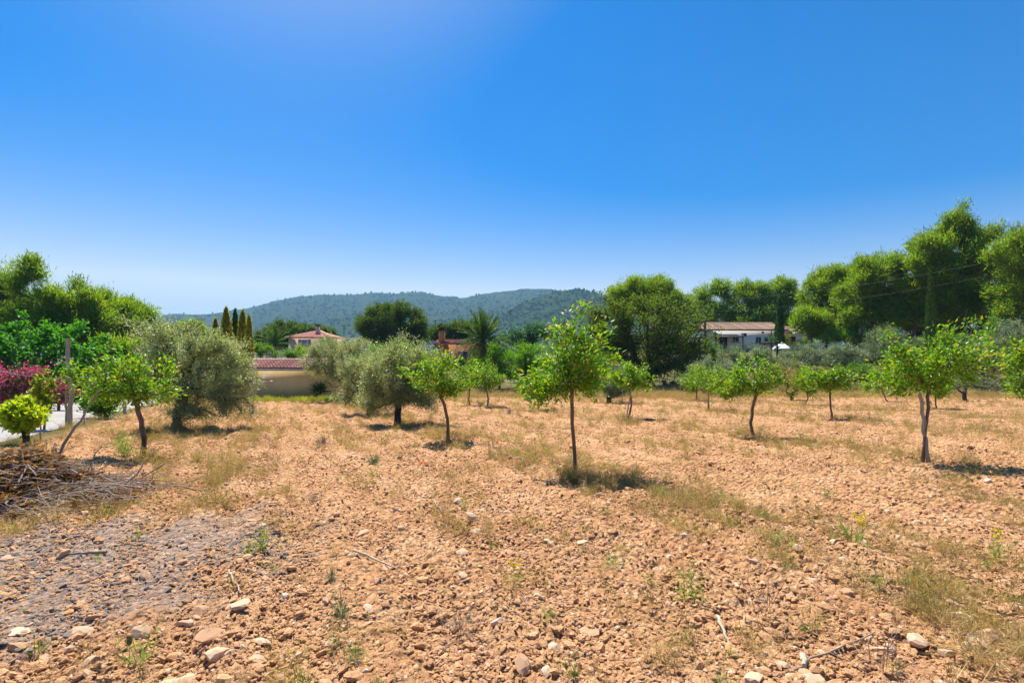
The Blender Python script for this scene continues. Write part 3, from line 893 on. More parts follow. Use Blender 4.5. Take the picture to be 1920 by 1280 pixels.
tree('citrus_far', 'fruit_tree', 'thin fruit tree with crossed stake in front of the small grey olive', 'tree', (1176, 784), [(1178, 702, 28, 20), (1158, 700, 14, 14), (1206, 712, 16, 16)], (1180, 730), group=OG)
tree('citrus_far', 'fruit_tree', 'small fruit tree at the field edge left of the grey olive clump', 'tree', (1305, 751), [(1300, 712, 22, 18)], (1305, 727), group=OG)
tree('citrus_far', 'fruit_tree', 'fruit tree with forked thin trunk in front of the grey olive clump', 'tree', (1328, 767), [(1322, 708, 26, 24), (1342, 712, 18, 20)], (1328, 730), group=OG)
tree('citrus', 'fruit_tree', 'young fruit tree with crooked thin trunk in front of the golden bush', 'tree', (1413, 817),
     [(1402, 706, 36, 24), (1364, 730, 22, 16), (1436, 702, 20, 24), (1426, 676, 7, 14), (1384, 715, 24, 18), (1415, 722, 24, 16)], (1419, 738), group=OG, K=75, over=dict(L=0.10, W=0.043))
tree('citrus_far', 'fruit_tree', 'slim fruit tree just right of the golden bush', 'tree', (1508, 758), [(1510, 712, 20, 20), (1524, 722, 14, 14)], (1510, 728), group=OG)
tree('citrus_far', 'fruit_tree', 'small two-lobed fruit tree on a straight dark trunk at centre right', 'tree', (1560, 785), [(1532, 712, 18, 16), (1578, 706, 20, 18), (1555, 716, 18, 12), (1592, 718, 10, 10)], (1556, 725), group=OG, K=50)
tree('citrus_far', 'fruit_tree', 'fruit tree with slanting trunk left of the broad staked tree', 'tree', (1663, 752), [(1642, 700, 22, 20), (1662, 712, 20, 18), (1632, 725, 16, 10)], (1655, 733), group=OG)
tree('citrus_far', 'fruit_tree', 'fruit tree with yellowish stem behind the broad staked tree', 'tree', (1757, 766), [(1757, 722, 24, 20)], (1755, 738), group=OG)
tree('citrus', 'fruit_tree', 'fruit tree cut off by the right edge of the picture', 'tree', (1968, 850), [(1925, 690, 32, 42), (1902, 722, 22, 16), (1960, 680, 40, 45), (1905, 668, 20, 18)], (1962, 745), group=OG, K=90)
tree('golden', 'golden_bush', 'round bushy tree with golden green top near the field edge', 'tree', (1483, 750), [(1482, 698, 36, 26), (1478, 722, 26, 20), (1505, 705, 18, 20), (1486, 738, 10, 12)], (1484, 745))
tree('almond', 'almond_tree', 'bright green almond tree with dark fork in front of the palm', 'tree', (937, 737), [(905, 690, 38, 36), (950, 680, 38, 34), (930, 660, 34, 18), (925, 705, 30, 20)], (937, 722), group='almond trees at the far field edge')
tree('almond', 'almond_tree', 'bright green almond tree just left of the central tree crown', 'tree', (985, 738), [(985, 685, 36, 36), (1010, 675, 30, 30), (975, 665, 26, 20)], (982, 715), group='almond trees at the far field edge')
tree('almond', 'almond_tree', 'bright green almond tree mostly behind the central tree crown', 'tree', (1085, 736), [(1085, 690, 45, 30), (1120, 680, 30, 25)], (1085, 718), group='almond trees at the far field edge')

# ---- olives
tree('olive', 'olive_tree', 'large silvery olive tree at the left with dark trunk', 'tree', (332, 803),
     [(372, 692, 82, 58), (302, 655, 44, 48), (338, 628, 46, 30), (430, 710, 52, 46), (385, 748, 66, 36), (440, 765, 40, 20), (350, 770, 40, 18), (285, 640, 24, 34), (395, 640, 36, 28), (452, 735, 36, 24), (320, 700, 44, 40)], (343, 738), K=430, over=dict(rb=0.11))
tree('olive', 'olive_tree', 'dark leaning olive tree next to the yellow outbuilding', 'tree', (648, 752),
     [(632, 672, 48, 34), (598, 690, 32, 22), (660, 660, 38, 26), (610, 655, 30, 20), (640, 700, 34, 26)], (655, 728), K=300, over=dict(L=0.11, W=0.034, spread=0.13, rb=0.15, per=100))
tree('olive', 'olive_tree', 'low rounded olive tree between two others in the middle', 'tree', (695, 776),
     [(682, 712, 44, 38), (656, 738, 28, 26), (702, 682, 36, 24), (675, 690, 34, 24)], (697, 748), K=240, over=dict(L=0.085, W=0.02, spread=0.10))
tree('olive', 'olive_tree', 'round olive tree casting a dark shadow in the middle of the field', 'tree', (745, 795),
     [(745, 710, 62, 44), (704, 740, 34, 26), (790, 722, 38, 38), (752, 668, 54, 22), (692, 755, 22, 20), (800, 755, 20, 16), (820, 690, 26, 26), (760, 738, 40, 18)], (748, 752), K=440, over=dict(rb=0.115))
tree('olive', 'olive_tree', 'small grey olive tree right of the central tree', 'tree', (1142, 755),
     [(1150, 712, 30, 26), (1130, 730, 20, 16), (1165, 700, 20, 20), (1155, 735, 22, 14)], (1142, 740), K=150, over=dict(L=0.10, W=0.026, spread=0.11, leaf='olive_far'))
FG = 'grey olives behind the orchard'
tree('olive_far', 'olive_tree', 'grey olive clump at the field edge below the white house', 'tree', (1322, 742), [(1332, 695, 42, 22), (1298, 706, 26, 18), (1372, 696, 26, 18), (1345, 712, 36, 16)], (1318, 728), group=FG)
tree('olive_far', 'olive_tree', 'rounded grey olive directly below the white house windows', 'tree', (1400, None), [(1400, 664, 48, 20), (1375, 676, 26, 16), (1430, 672, 26, 18)], d=51, group=FG)
tree('olive_far', 'olive_tree', 'grey olive right of the white parasol', 'tree', (1510, None), [(1512, 664, 44, 22), (1480, 674, 24, 14), (1535, 678, 26, 16)], d=52, group=FG)
tree('olive_far', 'olive_tree', 'grey olive on the bank above the two-lobed fruit tree', 'tree', (1572, None), [(1572, 668, 36, 22), (1595, 676, 22, 18)], d=49, group=FG)
tree('olive_far', 'olive_tree', 'taller grey olive on the bank below the right pines', 'tree', (1648, None), [(1648, 642, 30, 28), (1632, 660, 22, 18), (1668, 660, 22, 16)], d=50, group=FG)
tree('olive_far', 'olive_tree', 'grey olive behind the broad staked tree', 'tree', (1730, None), [(1730, 655, 40, 22), (1705, 668, 24, 16)], d=48, group=FG)
tree('olive_far', 'olive_tree', 'pale olive on the bank near the right edge', 'tree', (1845, None), [(1842, 652, 36, 22), (1865, 662, 26, 20), (1820, 668, 24, 16)], d=45, group=FG)
tree('olive_far', 'olive_tree', 'high grey olive at the right edge of the picture', 'tree', (1905, None), [(1905, 630, 40, 28), (1930, 625, 40, 34), (1885, 655, 28, 20)], d=42, group=FG)
tree('olive_far', 'olive_tree', 'wide low olive with spreading bare stems at the right', 'tree', (1810, 752), [(1770, 716, 28, 12), (1850, 716, 30, 14), (1812, 706, 36, 12), (1740, 722, 14, 8), (1872, 722, 14, 10)], (1808, 745), group=FG, K=90, over=dict(per=45, spread=0.12, L=0.10, W=0.028, rb=0.12))

# ---- plants on the far side of the gravel road
tree('fig', 'fig_tree', 'broad dark green fig tree behind the gravel road', 'tree', (70, 752),
     [(60, 640, 56, 38), (125, 645, 56, 44), (5, 645, 52, 40), (95, 690, 70, 34), (165, 670, 30, 30), (150, 705, 40, 28), (30, 690, 50, 30), (-50, 650, 50, 45)], (75, 722), K=330, over=dict(per=38))
tree('boug', 'bougainvillea', 'magenta bougainvillea bush at the left edge by the road', 'bush', (35, 775),
     [(20, 728, 32, 26), (62, 695, 26, 12), (10, 700, 20, 14), (68, 722, 20, 16)], (35, 745), flowers=('boug_flower', 0.40, 30, 0.085, 0.075))
tree('boug', 'bougainvillea', 'small magenta bougainvillea right of the young vine', 'bush', (110, 770),
     [(108, 735, 16, 18), (125, 742, 14, 14)], (110, 752), K=30, flowers=('boug_flower', 0.45, 30, 0.085, 0.075))
tree('vine', 'vine_bush', 'bright lime yellow bush on a short dark trunk beside the road', 'bush', (50, 832),
     [(40, 780, 34, 22), (76, 778, 14, 14), (12, 788, 16, 14), (45, 762, 22, 12)], (46, 804), K=75)
tree('youngvine', 'young_vine', 'upright young yellow green vine behind the lime yellow bush', 'bush', (84, 806),
     [(86, 722, 12, 24), (72, 735, 14, 12), (97, 752, 12, 18), (85, 755, 12, 22)], (83, 772), K=45)
tree('almond', 'leafy_bush', 'small leafy bush with dark leaning stem past the road post', 'bush', (193, 784),
     [(178, 754, 16, 16), (198, 765, 12, 12), (205, 745, 14, 14)], (188, 770), K=40, over=dict(L=0.13, rb=0.07, spread=0.10))

# ---- pines and other tall trees
LP = 'pines rising at the left'
tree('pine', 'pine_tree', 'pine cut off at the left edge behind the fig', 'tree', (-20, None), [(-10, 576, 45, 50), (0, 526, 26, 30), (-35, 546, 40, 40), (20, 616, 40, 40)], d=46, group=LP)
tree('pine', 'pine_tree', 'tallest pointed pine at the left behind the fig', 'tree', (65, None), [(62, 576, 42, 40), (60, 526, 20, 24), (62, 500, 6, 10), (90, 556, 26, 26), (40, 616, 45, 40), (100, 606, 36, 35)], d=45, group=LP)
tree('pine', 'pine_tree', 'pine with knobbly top in the middle of the left group', 'tree', (150, None), [(150, 576, 36, 34), (140, 540, 10, 12), (175, 596, 36, 36), (120, 606, 34, 34), (150, 631, 50, 30)], d=47, group=LP)
tree('pine', 'pine_tree', 'dense round-topped pine in the left group', 'tree', (205, None), [(205, 578, 36, 32), (225, 606, 36, 34), (185, 561, 20, 16), (205, 636, 45, 30)], d=50, group=LP)
tree('pine', 'pine_tree', 'rightmost pine of the left group, above the big olive', 'tree', (258, None), [(256, 601, 32, 30), (246, 578, 16, 14), (275, 626, 28, 28), (240, 636, 36, 28), (285, 616, 14, 14)], d=52, group=LP)
tree('pine', 'pine_tree', 'low pale pine between fig and big olive', 'tree', (235, None), [(228, 671, 34, 22), (260, 661, 28, 22), (205, 656, 20, 16)], d=40, group=LP, K=90)
tree('pine', 'pine_tree', 'small far pine peeping over the big olive', 'tree', (350, None), [(352, 616, 18, 14), (335, 621, 12, 12), (372, 620, 14, 12)], d=75, group=LP, K=60)
CG = 'golden cypresses behind the yellow outbuilding'
columnar('cypress_tree', 'golden cypress leftmost of the row behind the yellow outbuilding', 404, 44, 600, 12, 'golden_cypress', CG)
columnar('cypress_tree', 'golden cypress second from the left, tallest of the row', 424, 43, 580, 15, 'golden_cypress', CG, n=6500)
columnar('cypress_tree', 'narrow dark cypress in the middle of the golden row', 441, 45, 584, 10, 'cypress', CG)
columnar('cypress_tree', 'golden cypress fourth from the left in the row', 455, 43, 585, 13, 'golden_cypress', CG)
columnar('cypress_tree', 'slim yellow cypress at the right end of the golden row', 467, 42, 595, 9, 'golden_cypress', CG, n=4000)
tree('pine_dark', 'stone_pine', 'flat-topped dark pine behind the pink house', 'tree', (545, None), [(545, 625, 52, 14), (510, 636, 32, 14), (535, 614, 26, 8), (580, 632, 30, 12), (550, 640, 50, 14)], d=100, K=200, over=dict(L=0.5, W=0.14, spread=0.4, puffs=False))
tree('pine_dark', 'stone_pine', 'small pine top right of the pink house roof', 'tree', (600, None), [(598, 622, 28, 8), (575, 618, 18, 7), (600, 634, 30, 12)], d=112, K=80, over=dict(L=0.5, W=0.14, spread=0.4))
tree('pine_dark', 'round_pine', 'big round dark pine against the blue hills', 'tree', (735, None), [(735, 612, 64, 40), (735, 605, 52, 34), (700, 612, 28, 28), (770, 612, 30, 28), (678, 610, 12, 16), (735, 632, 60, 26), (760, 590, 28, 18), (715, 585, 30, 14)], d=80, K=330, over=dict(per=150, L=0.42, W=0.10, inner=0.5, puffs=False, grow=1.05))
tree('pine_dark', 'broad_tree', 'low broad tree top left of the palm', 'tree', (855, None), [(850, 622, 36, 14), (880, 620, 30, 14), (820, 630, 20, 16)], d=95, K=130, over=dict(L=0.45, W=0.13, spread=0.4))
tree('broad_far', 'broad_tree', 'blue green tree top between palm and central tree', 'tree', (1000, None), [(985, 625, 26, 14), (1010, 620, 22, 14), (960, 635, 26, 12), (1035, 632, 20, 12)], d=70, K=110)
tree('carob', 'carob_tree', 'huge dark carob tree filling the middle right', 'tree', (1225, None),
     [(1215, 610, 78, 46), (1150, 610, 42, 44), (1280, 622, 50, 44), (1215, 660, 86, 36), (1130, 580, 26, 20), (1180, 580, 34, 24), (1250, 578, 36, 26), (1310, 650, 30, 26), (1130, 650, 30, 30), (1215, 565, 24, 16), (1180, 695, 50, 22), (1260, 698, 60, 20), (1315, 690, 26, 20), (1110, 600, 22, 26)], d=50, K=620, over=dict(per=62, W=0.14))
tree('pine', 'pine_tree', 'rounded pine crown rising over the carob', 'tree', (1205, None), [(1205, 540, 40, 22), (1168, 548, 26, 22), (1235, 540, 20, 24), (1170, 570, 28, 16), (1215, 565, 36, 22)], d=66, K=200, over=dict(inner=0.5))
tree('pine', 'pine_tree', 'lower pine just right of the rounded pine crown', 'tree', (1265, None), [(1262, 562, 22, 18), (1285, 575, 16, 16), (1265, 590, 26, 16)], d=68, K=80)
HP = 'pines behind the white house'
tree('pine_dark', 'pine_tree', 'left pine behind the white house', 'tree', (1335, None), [(1335, 565, 40, 26), (1352, 540, 18, 12), (1310, 575, 26, 20), (1345, 595, 45, 20)], d=92, group=HP, K=170, over=dict(leaf='pine', L=0.5, W=0.11, spread=0.42))
tree('pine_dark', 'pine_tree', 'middle pine behind the white house', 'tree', (1405, None), [(1400, 560, 34, 26), (1395, 540, 20, 12), (1425, 555, 24, 22), (1400, 595, 45, 20)], d=90, group=HP, K=170, over=dict(leaf='pine', L=0.5, W=0.11, spread=0.42))
tree('pine_dark', 'pine_tree', 'right pine behind the white house, above the cypress', 'tree', (1465, None), [(1462, 555, 30, 24), (1470, 535, 16, 10), (1480, 575, 20, 24), (1450, 590, 40, 22)], d=90, group=HP, K=160, over=dict(leaf='pine', L=0.5, W=0.11, spread=0.42))
RP = 'pines rising at the right'
tree('pine', 'pine_tree', 'leftmost rounded pine of the right group', 'tree', (1545, None), [(1548, 534, 34, 34), (1530, 554, 22, 30), (1570, 524, 30, 30), (1550, 584, 42, 30), (1600, 517, 24, 22)], d=62, group=RP, K=230)
tree('pine', 'pine_tree', 'low pine bough mass right of the white house', 'tree', (1518, None), [(1520, 599, 34, 22), (1500, 609, 20, 14), (1545, 614, 26, 16)], d=58, group=RP, K=100)
tree('pine', 'pine_tree', 'broad pine second from left in the right group', 'tree', (1635, None), [(1640, 524, 44, 36), (1660, 492, 26, 20), (1610, 554, 36, 32), (1650, 574, 50, 34), (1625, 502, 24, 18), (1600, 594, 30, 20), (1680, 502, 26, 24)], d=56, group=RP, K=300)
tree('pine', 'pine_tree', 'tallest pine with pointed tufts in the right group', 'tree', (1795, None), [(1800, 472, 46, 40), (1795, 427, 26, 22), (1835, 442, 32, 30), (1755, 462, 36, 34), (1770, 524, 50, 40), (1840, 502, 40, 36), (1790, 569, 56, 34), (1792, 410, 8, 8), (1730, 492, 26, 24)], d=53, group=RP, K=420)
tree('pine', 'pine_tree', 'lighter pine low in front of the right group', 'tree', (1715, None), [(1710, 549, 44, 26), (1690, 584, 40, 26), (1735, 579, 40, 24)], d=54, group=RP, K=160)
tree('pine', 'pine_tree', 'bright pine at the right edge of the picture', 'tree', (1915, None), [(1910, 482, 36, 40), (1925, 442, 26, 26), (1890, 549, 36, 26), (1920, 574, 40, 34), (1945, 512, 50, 50), (1880, 584, 26, 18), (1960, 564, 50, 50)], d=47, group=RP, K=300)
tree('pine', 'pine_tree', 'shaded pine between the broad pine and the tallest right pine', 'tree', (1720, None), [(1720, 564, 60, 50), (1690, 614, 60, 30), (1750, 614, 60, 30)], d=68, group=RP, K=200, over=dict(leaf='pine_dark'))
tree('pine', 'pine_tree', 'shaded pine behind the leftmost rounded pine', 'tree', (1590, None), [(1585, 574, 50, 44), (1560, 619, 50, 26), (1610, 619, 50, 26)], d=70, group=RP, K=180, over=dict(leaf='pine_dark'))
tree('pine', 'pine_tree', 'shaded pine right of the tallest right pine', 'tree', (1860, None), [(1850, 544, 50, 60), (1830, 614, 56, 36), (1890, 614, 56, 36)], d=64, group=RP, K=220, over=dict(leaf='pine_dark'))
BG = 'background greenery beyond the orchard'
tree('broad_far', 'broad_tree', 'dark bushy tree behind the round field olive', 'tree', (700, None), [(700, 668, 50, 20), (760, 664, 40, 20)], d=72, group=BG, K=120, over=dict(leaf='almond'))
tree('broad_far', 'broad_tree', 'green bushy tree under the date palm', 'tree', (900, None), [(890, 690, 45, 26), (950, 690, 45, 26)], d=53, group=BG, K=130, over=dict(leaf='almond', L=0.24, W=0.09, spread=0.22))
tree('broad_far', 'broad_tree', 'green bushy tree behind the central tree crown', 'tree', (1060, None), [(1050, 680, 50, 34), (1100, 690, 40, 30)], d=54, group=BG, K=140, over=dict(leaf='almond', L=0.24, W=0.09, spread=0.22))
tree('broad_far', 'scrub_bush', 'dark scrub at the foot of the carob on its right', 'bush', (1350, None), [(1350, 690, 50, 20), (1300, 705, 40, 14)], d=54, group=BG, K=110, over=dict(leaf='carob', L=0.22, W=0.09, spread=0.22))
tree('broad_far', 'scrub_bush', 'dark scrub at the foot of the carob on its left', 'bush', (1130, None), [(1130, 705, 50, 18), (1180, 708, 40, 14)], d=52, group=BG, K=110, over=dict(leaf='carob', L=0.22, W=0.09, spread=0.22))
tree('broad_far', 'scrub_bush', 'grey green scrub along the bank below the farmhouse', 'bush', (1450, None), [(1430, 690, 40, 12), (1480, 690, 40, 12)], d=50, group=BG, K=110, over=dict(leaf='olive_far', L=0.2, W=0.06, spread=0.2))
tree('broad_far', 'scrub_bush', 'dark scrub along the bank under the right pines', 'bush', (1690, None), [(1680, 665, 40, 14), (1740, 668, 40, 14)], d=53, group=BG, K=110, over=dict(leaf='shrub', L=0.2, W=0.08, spread=0.2))
tree('broad_far', 'scrub_bush', 'dark scrub along the bank near the right edge', 'bush', (1820, None), [(1810, 655, 40, 16), (1870, 650, 40, 16)], d=52, group=BG, K=110, over=dict(leaf='shrub', L=0.2, W=0.08, spread=0.2))
tree('broad_far', 'hedge', 'dark hedge right of the fig behind the leaning fruit tree', 'hedge', (230, None), [(200, 715, 50, 26), (260, 710, 50, 26)], d=36, group=BG, K=120, over=dict(leaf='carob', L=0.18, W=0.09, spread=0.18))
tree('broad_far', 'hedge', 'dark hedge beneath the fig behind the road', 'hedge', (90, None), [(60, 730, 60, 26), (130, 730, 50, 26), (-10, 730, 50, 26)], d=31, group=BG, K=150, over=dict(leaf='carob', L=0.18, W=0.09, spread=0.16))
columnar('cypress_tree', 'slim dark cypress standing before the right pines', 1745, 43.5, 512, 10, 'cypress', None, n=6000, L=0.2, W=0.05)
columnar('cypress_tree', 'slim dark cypress in front of the white house', 1462, 62, 560, 8, 'cypress', None, n=6000, L=0.25, W=0.07)

# ---- garden shrubs
SG = 'garden shrubs'
tree('shrub', 'garden_shrub', 'bright green shrubs left above the yellow roof beside the cypresses', 'bush', (487, None), [(487, 655, 16, 12), (505, 660, 14, 9), (478, 650, 8, 9)], d=48, K=60, group=SG)
tree('shrub', 'garden_shrub', 'bright green hedge bush left of the pink house', 'bush', (545, None), [(540, 662, 16, 8), (555, 664, 16, 7)], d=50, K=50, group=SG)
tree('golden', 'garden_shrub', 'yellow green bush in front of the pink house', 'bush', (563, None), [(563, 655, 10, 10), (568, 664, 10, 8)], d=52, K=45, over=dict(leaf='lime'), group=SG)
tree('shrub', 'garden_shrub', 'tall bright reeds between white house and right pines', 'bush', (1568, None), [(1568, 630, 20, 14), (1550, 636, 12, 10), (1585, 634, 12, 10)], d=56, K=70, over=dict(up=1.4, L=0.32, W=0.07, rnd=0.3), group=SG)
tree('shrub', 'garden_shrub', 'rounded bright bush at the right corner of the white house', 'bush', (1508, None), [(1510, 637, 9, 7), (1495, 643, 9, 6), (1525, 643, 10, 6)], d=60, K=40, group=SG)
tree('golden', 'garden_shrub', 'rusty bush beside the cypress at the white house', 'bush', (1473, None), [(1472, 634, 9, 12), (1476, 642, 8, 8)], d=63, K=40, over=dict(leaf='golden'), group=SG)
tree('shrub', 'garden_shrub', 'leafy bush at the left corner of the white house porch', 'bush', (1335, None), [(1335, 650, 12, 12), (1345, 665, 18, 14), (1325, 640, 10, 10)], d=56, K=70, group=SG)
tree('shrub', 'garden_shrub', 'dark garden bush below the right pines near the reeds', 'bush', (1608, None), [(1606, 640, 22, 14), (1625, 632, 12, 10)], d=55, K=60, over=dict(leaf='pine'), group=SG)
tree('shrub', 'garden_shrub', 'pale mixed shrub behind the broad staked tree', 'bush', (1770, None), [(1775, 632, 28, 12), (1800, 640, 24, 12)], d=47, K=70, group=SG)
tree('shrub', 'garden_shrub', 'upright leafy shrub on the bank right of the slim cypress', 'bush', (1862, None), [(1862, 612, 12, 20), (1850, 628, 20, 12)], d=46, K=60, group=SG)
tree('golden', 'garden_shrub', 'yellow green shrub at the foot of the bank', 'bush', (1590, 738), [(1592, 732, 22, 5), (1610, 728, 12, 5)], K=40, group=SG)
tree('shrub', 'garden_shrub', 'low green shrub on the bank between two fruit trees', 'bush', (1622, None), [(1600, 690, 14, 12), (1622, 695, 16, 12)], d=44, K=45, group=SG)


# ---- palms
def frond_mesh(name, length, arch, mat, seed, nleaf=46, width=0.55, stiff=0.35):
    r = np.random.default_rng(seed)
    mb = MB()
    t = np.linspace(0, 1, 12)
    # the frond leaves the heart along +X and arches down
    x = length * (t - 0.10 * arch * t ** 3); z = length * (0.10 * t - 0.55 * arch * t ** 2.2)
    mid = np.stack([x, np.zeros(12), z], -1)
    mb.tube(mid, 0.035 * (1 - 0.85 * t) * length / 2.5, 4)
    tl = np.linspace(0.14, 1.0, nleaf)
    p = np.stack([np.interp(tl, t, mid[:, q]) for q in range(3)], -1)
    tg = np.gradient(p, axis=0); tg /= np.linalg.norm(tg, axis=1)[:, None]
    for s in (-1, 1):
        side = np.array([0, s, 0.0])
        dn = tg * 0.9 + side * 0.75 + np.array([0, 0, stiff]) + r.normal(size=p.shape) * 0.08
        ll = width * np.sin(np.pi * (0.12 + 0.80 * tl)) ** 0.7
        v, f = leaf_geo(p, dn, ll, 0.05 * length / 2.5, r, 0.1, 0.12)
        mb.add(v, f)
    return mb.mesh(name, mat)


def palm(name, label, px, d, heart_py, flen, n, seed, trunk_r=0.28, dry=0):
    r = np.random.default_rng(seed)
    x = px_x(px, d); z = float(T(x, d)) - 0.05
    H = px_z(heart_py, d) - z
    root = thing(name, label, 'palm', (x, d, z), 'palms')
    mb = MB()
    k = max(6, int(H / 0.16)); zz = np.linspace(0, H, k)
    mb.tube(np.stack([0.03 * np.sin(zz), 0.03 * np.cos(zz * 1.3), zz], -1), trunk_r * (1 + 0.12 * (np.arange(k) % 2)) * np.interp(zz / H, [0, .1, 1], [1.25, 1, 0.95]), 10)
    mb.build('trunk', M['bark'], root)
    var = [frond_mesh('frond', flen, a_, M['palm'], seed + q, width=0.22 * flen) for q, a_ in enumerate((0.16, 0.40, 0.85))]
    vd = frond_mesh('frond', flen * 0.9, 1.0, M['palm_dry'], seed + 9, width=0.20 * flen)
    for q in range(n + dry):
        if q < n:
            el = math.radians(82 - 85 * (q / n) ** 1.15 + r.normal() * 6)
            me = var[0 if el > 0.9 else (1 if el > 0.4 else 2)]
        else:
            el = math.radians(-35 + r.normal() * 14); me = vd
        az = q * 2.39996 + r.normal() * 0.15
        o = link('frond', me, root, (0, 0, H), (r.normal() * 0.2, -el, az))
        s = r.uniform(0.85, 1.12); o.scale = (s, s, s)


palm('palm_tree', 'date palm with stiff arching fronds before the blue hills', 906, 48, 640, 2.9, 40, 5001, 0.34, dry=14)
palm('palm_tree', 'small palm between golden cypresses and pink house', 515, 62, 648, 2.4, 30, 5101, 0.25, dry=4)
palm('palm_tree', 'small bright palm at the left end of the white house roof', 1322, 64, 590, 1.3, 22, 5201, 0.14, dry=2)
palm('palm_tree', 'short palm in front of the white house windows', 1446, 60, 640, 0.9, 18, 5301, 0.12)


def yucca(name, label, cat, px, py, hl, n, seed, mat, group=None, wid=0.05):
    r = np.random.default_rng(seed)
    x, y = px_ground(px, py); z = float(G(x, y))
    root = thing(name, label, cat, (x, y, z - 0.02), group)
    mb = MB(); mb.tube([[0, 0, 0], [0, 0, hl * 0.45]], [0.07, 0.05], 6); mb.build('stem', M['bark_dark'], root)
    a = r.random(n) * 2 * np.pi; e = r.uniform(-0.3, 1.4, n)
    dn = np.stack([np.cos(a) * np.cos(e), np.sin(a) * np.cos(e), np.sin(e)], -1)
    v, f = leaf_geo(np.tile([[0, 0, hl * 0.5]], (n, 1)) + r.normal(size=(n, 3)) * hl * 0.08, dn, hl * r.uniform(0.4, 0.7, n), wid, r, 0.3, 0.15)
    link('leaves', make_mesh('leaves', v, f, [M[mat]]), root)


yucca('yucca', 'dark spiky yucca against the yellow outbuilding wall', 'plant', 601, 748, 1.3, 160, 11, 'cypress', wid=0.07)
yucca('agave', 'blue grey agave under the carob, left one', 'plant', 1245, 727, 0.8, 60, 12, 'thistle', wid=0.09)
yucca('agave', 'blue grey agave under the carob, right one', 'plant', 1262, 726, 0.7, 60, 13, 'thistle', wid=0.09)

# ------------------------------------------------------------------ buildings
def tile_column(length, width, mat, name, seed, pitch=0.0, course=0.38):
    """one run of barrel tiles down a roof slope: along -Y from the ridge, dropping with the pitch"""
    r = np.random.default_rng(seed)
    mb = MB(); n = max(2, int(round(length / course))); c = length / n
    a = np.linspace(0, np.pi, 6)
    for k in range(n):
        y0 = -k * c + 0.03; y1 = -(k + 1) * c - 0.03
        w0 = width * 0.44; w1 = width * 0.56
        lift = 0.012 + r.uniform(0, 0.008); jx = r.normal() * 0.006
        top = np.stack([np.cos(a) * w0 + jx, np.full(6, y0), np.sin(a) * w0 * 0.8], -1)
        bot = np.stack([np.cos(a) * w1 + jx, np.full(6, y1), np.sin(a) * w1 * 0.8 + lift], -1)
        v = np.concatenate([top, bot, bot * np.array([0.86, 1, 0.82])])
        f = [[q, q + 1, q + 7, q + 6] for q in range(5)] + [[q + 6, q + 7, q + 13, q + 12] for q in range(5)]
        mb.add(v, f)
    me = mb.mesh(name, mat, True)
    cp, sp = math.cos(pitch), math.sin(pitch)
    me.transform(__import__('mathutils').Matrix(((1, 0, 0, 0), (0, cp, -sp, 0), (0, sp, cp, 0), (0, 0, 0, 1))))
    return me


def tile_slope(parent, x0, x1, yr, zr, ye, ze, mat, width, seed, ends=None):
    """front or back slope between ridge (yr,zr) and eave (ye,ze), as tile runs side by side"""
    run = abs(yr - ye); L = math.hypot(run, zr - ze); pitch = math.atan2(zr - ze, run)
    n = int(round((x1 - x0) / width)); w = (x1 - x0) / n
    me = [tile_column(L, w, mat, 'roof_tile', seed + q, pitch) for q in range(3)]
    for k in range(n):
        o = link('roof_tile', me[(k * 7 + k // 3) % 3], parent, (x0 + (k + 0.5) * w, yr, zr), (0, 0, 0 if ye < yr else math.pi))


def slab(mb, p0, p1, p2, p3, th):
    """thick quad sheet, th below"""
    top = np.array([p0, p1, p2, p3], float); bot = top - np.array([0, 0, th])
    mb.add(np.concatenate([top, bot]), [[0, 1, 2, 3], [7, 6, 5, 4], [0, 4, 5, 1], [1, 5, 6, 2], [2, 6, 7, 3], [3, 7, 4, 0]])


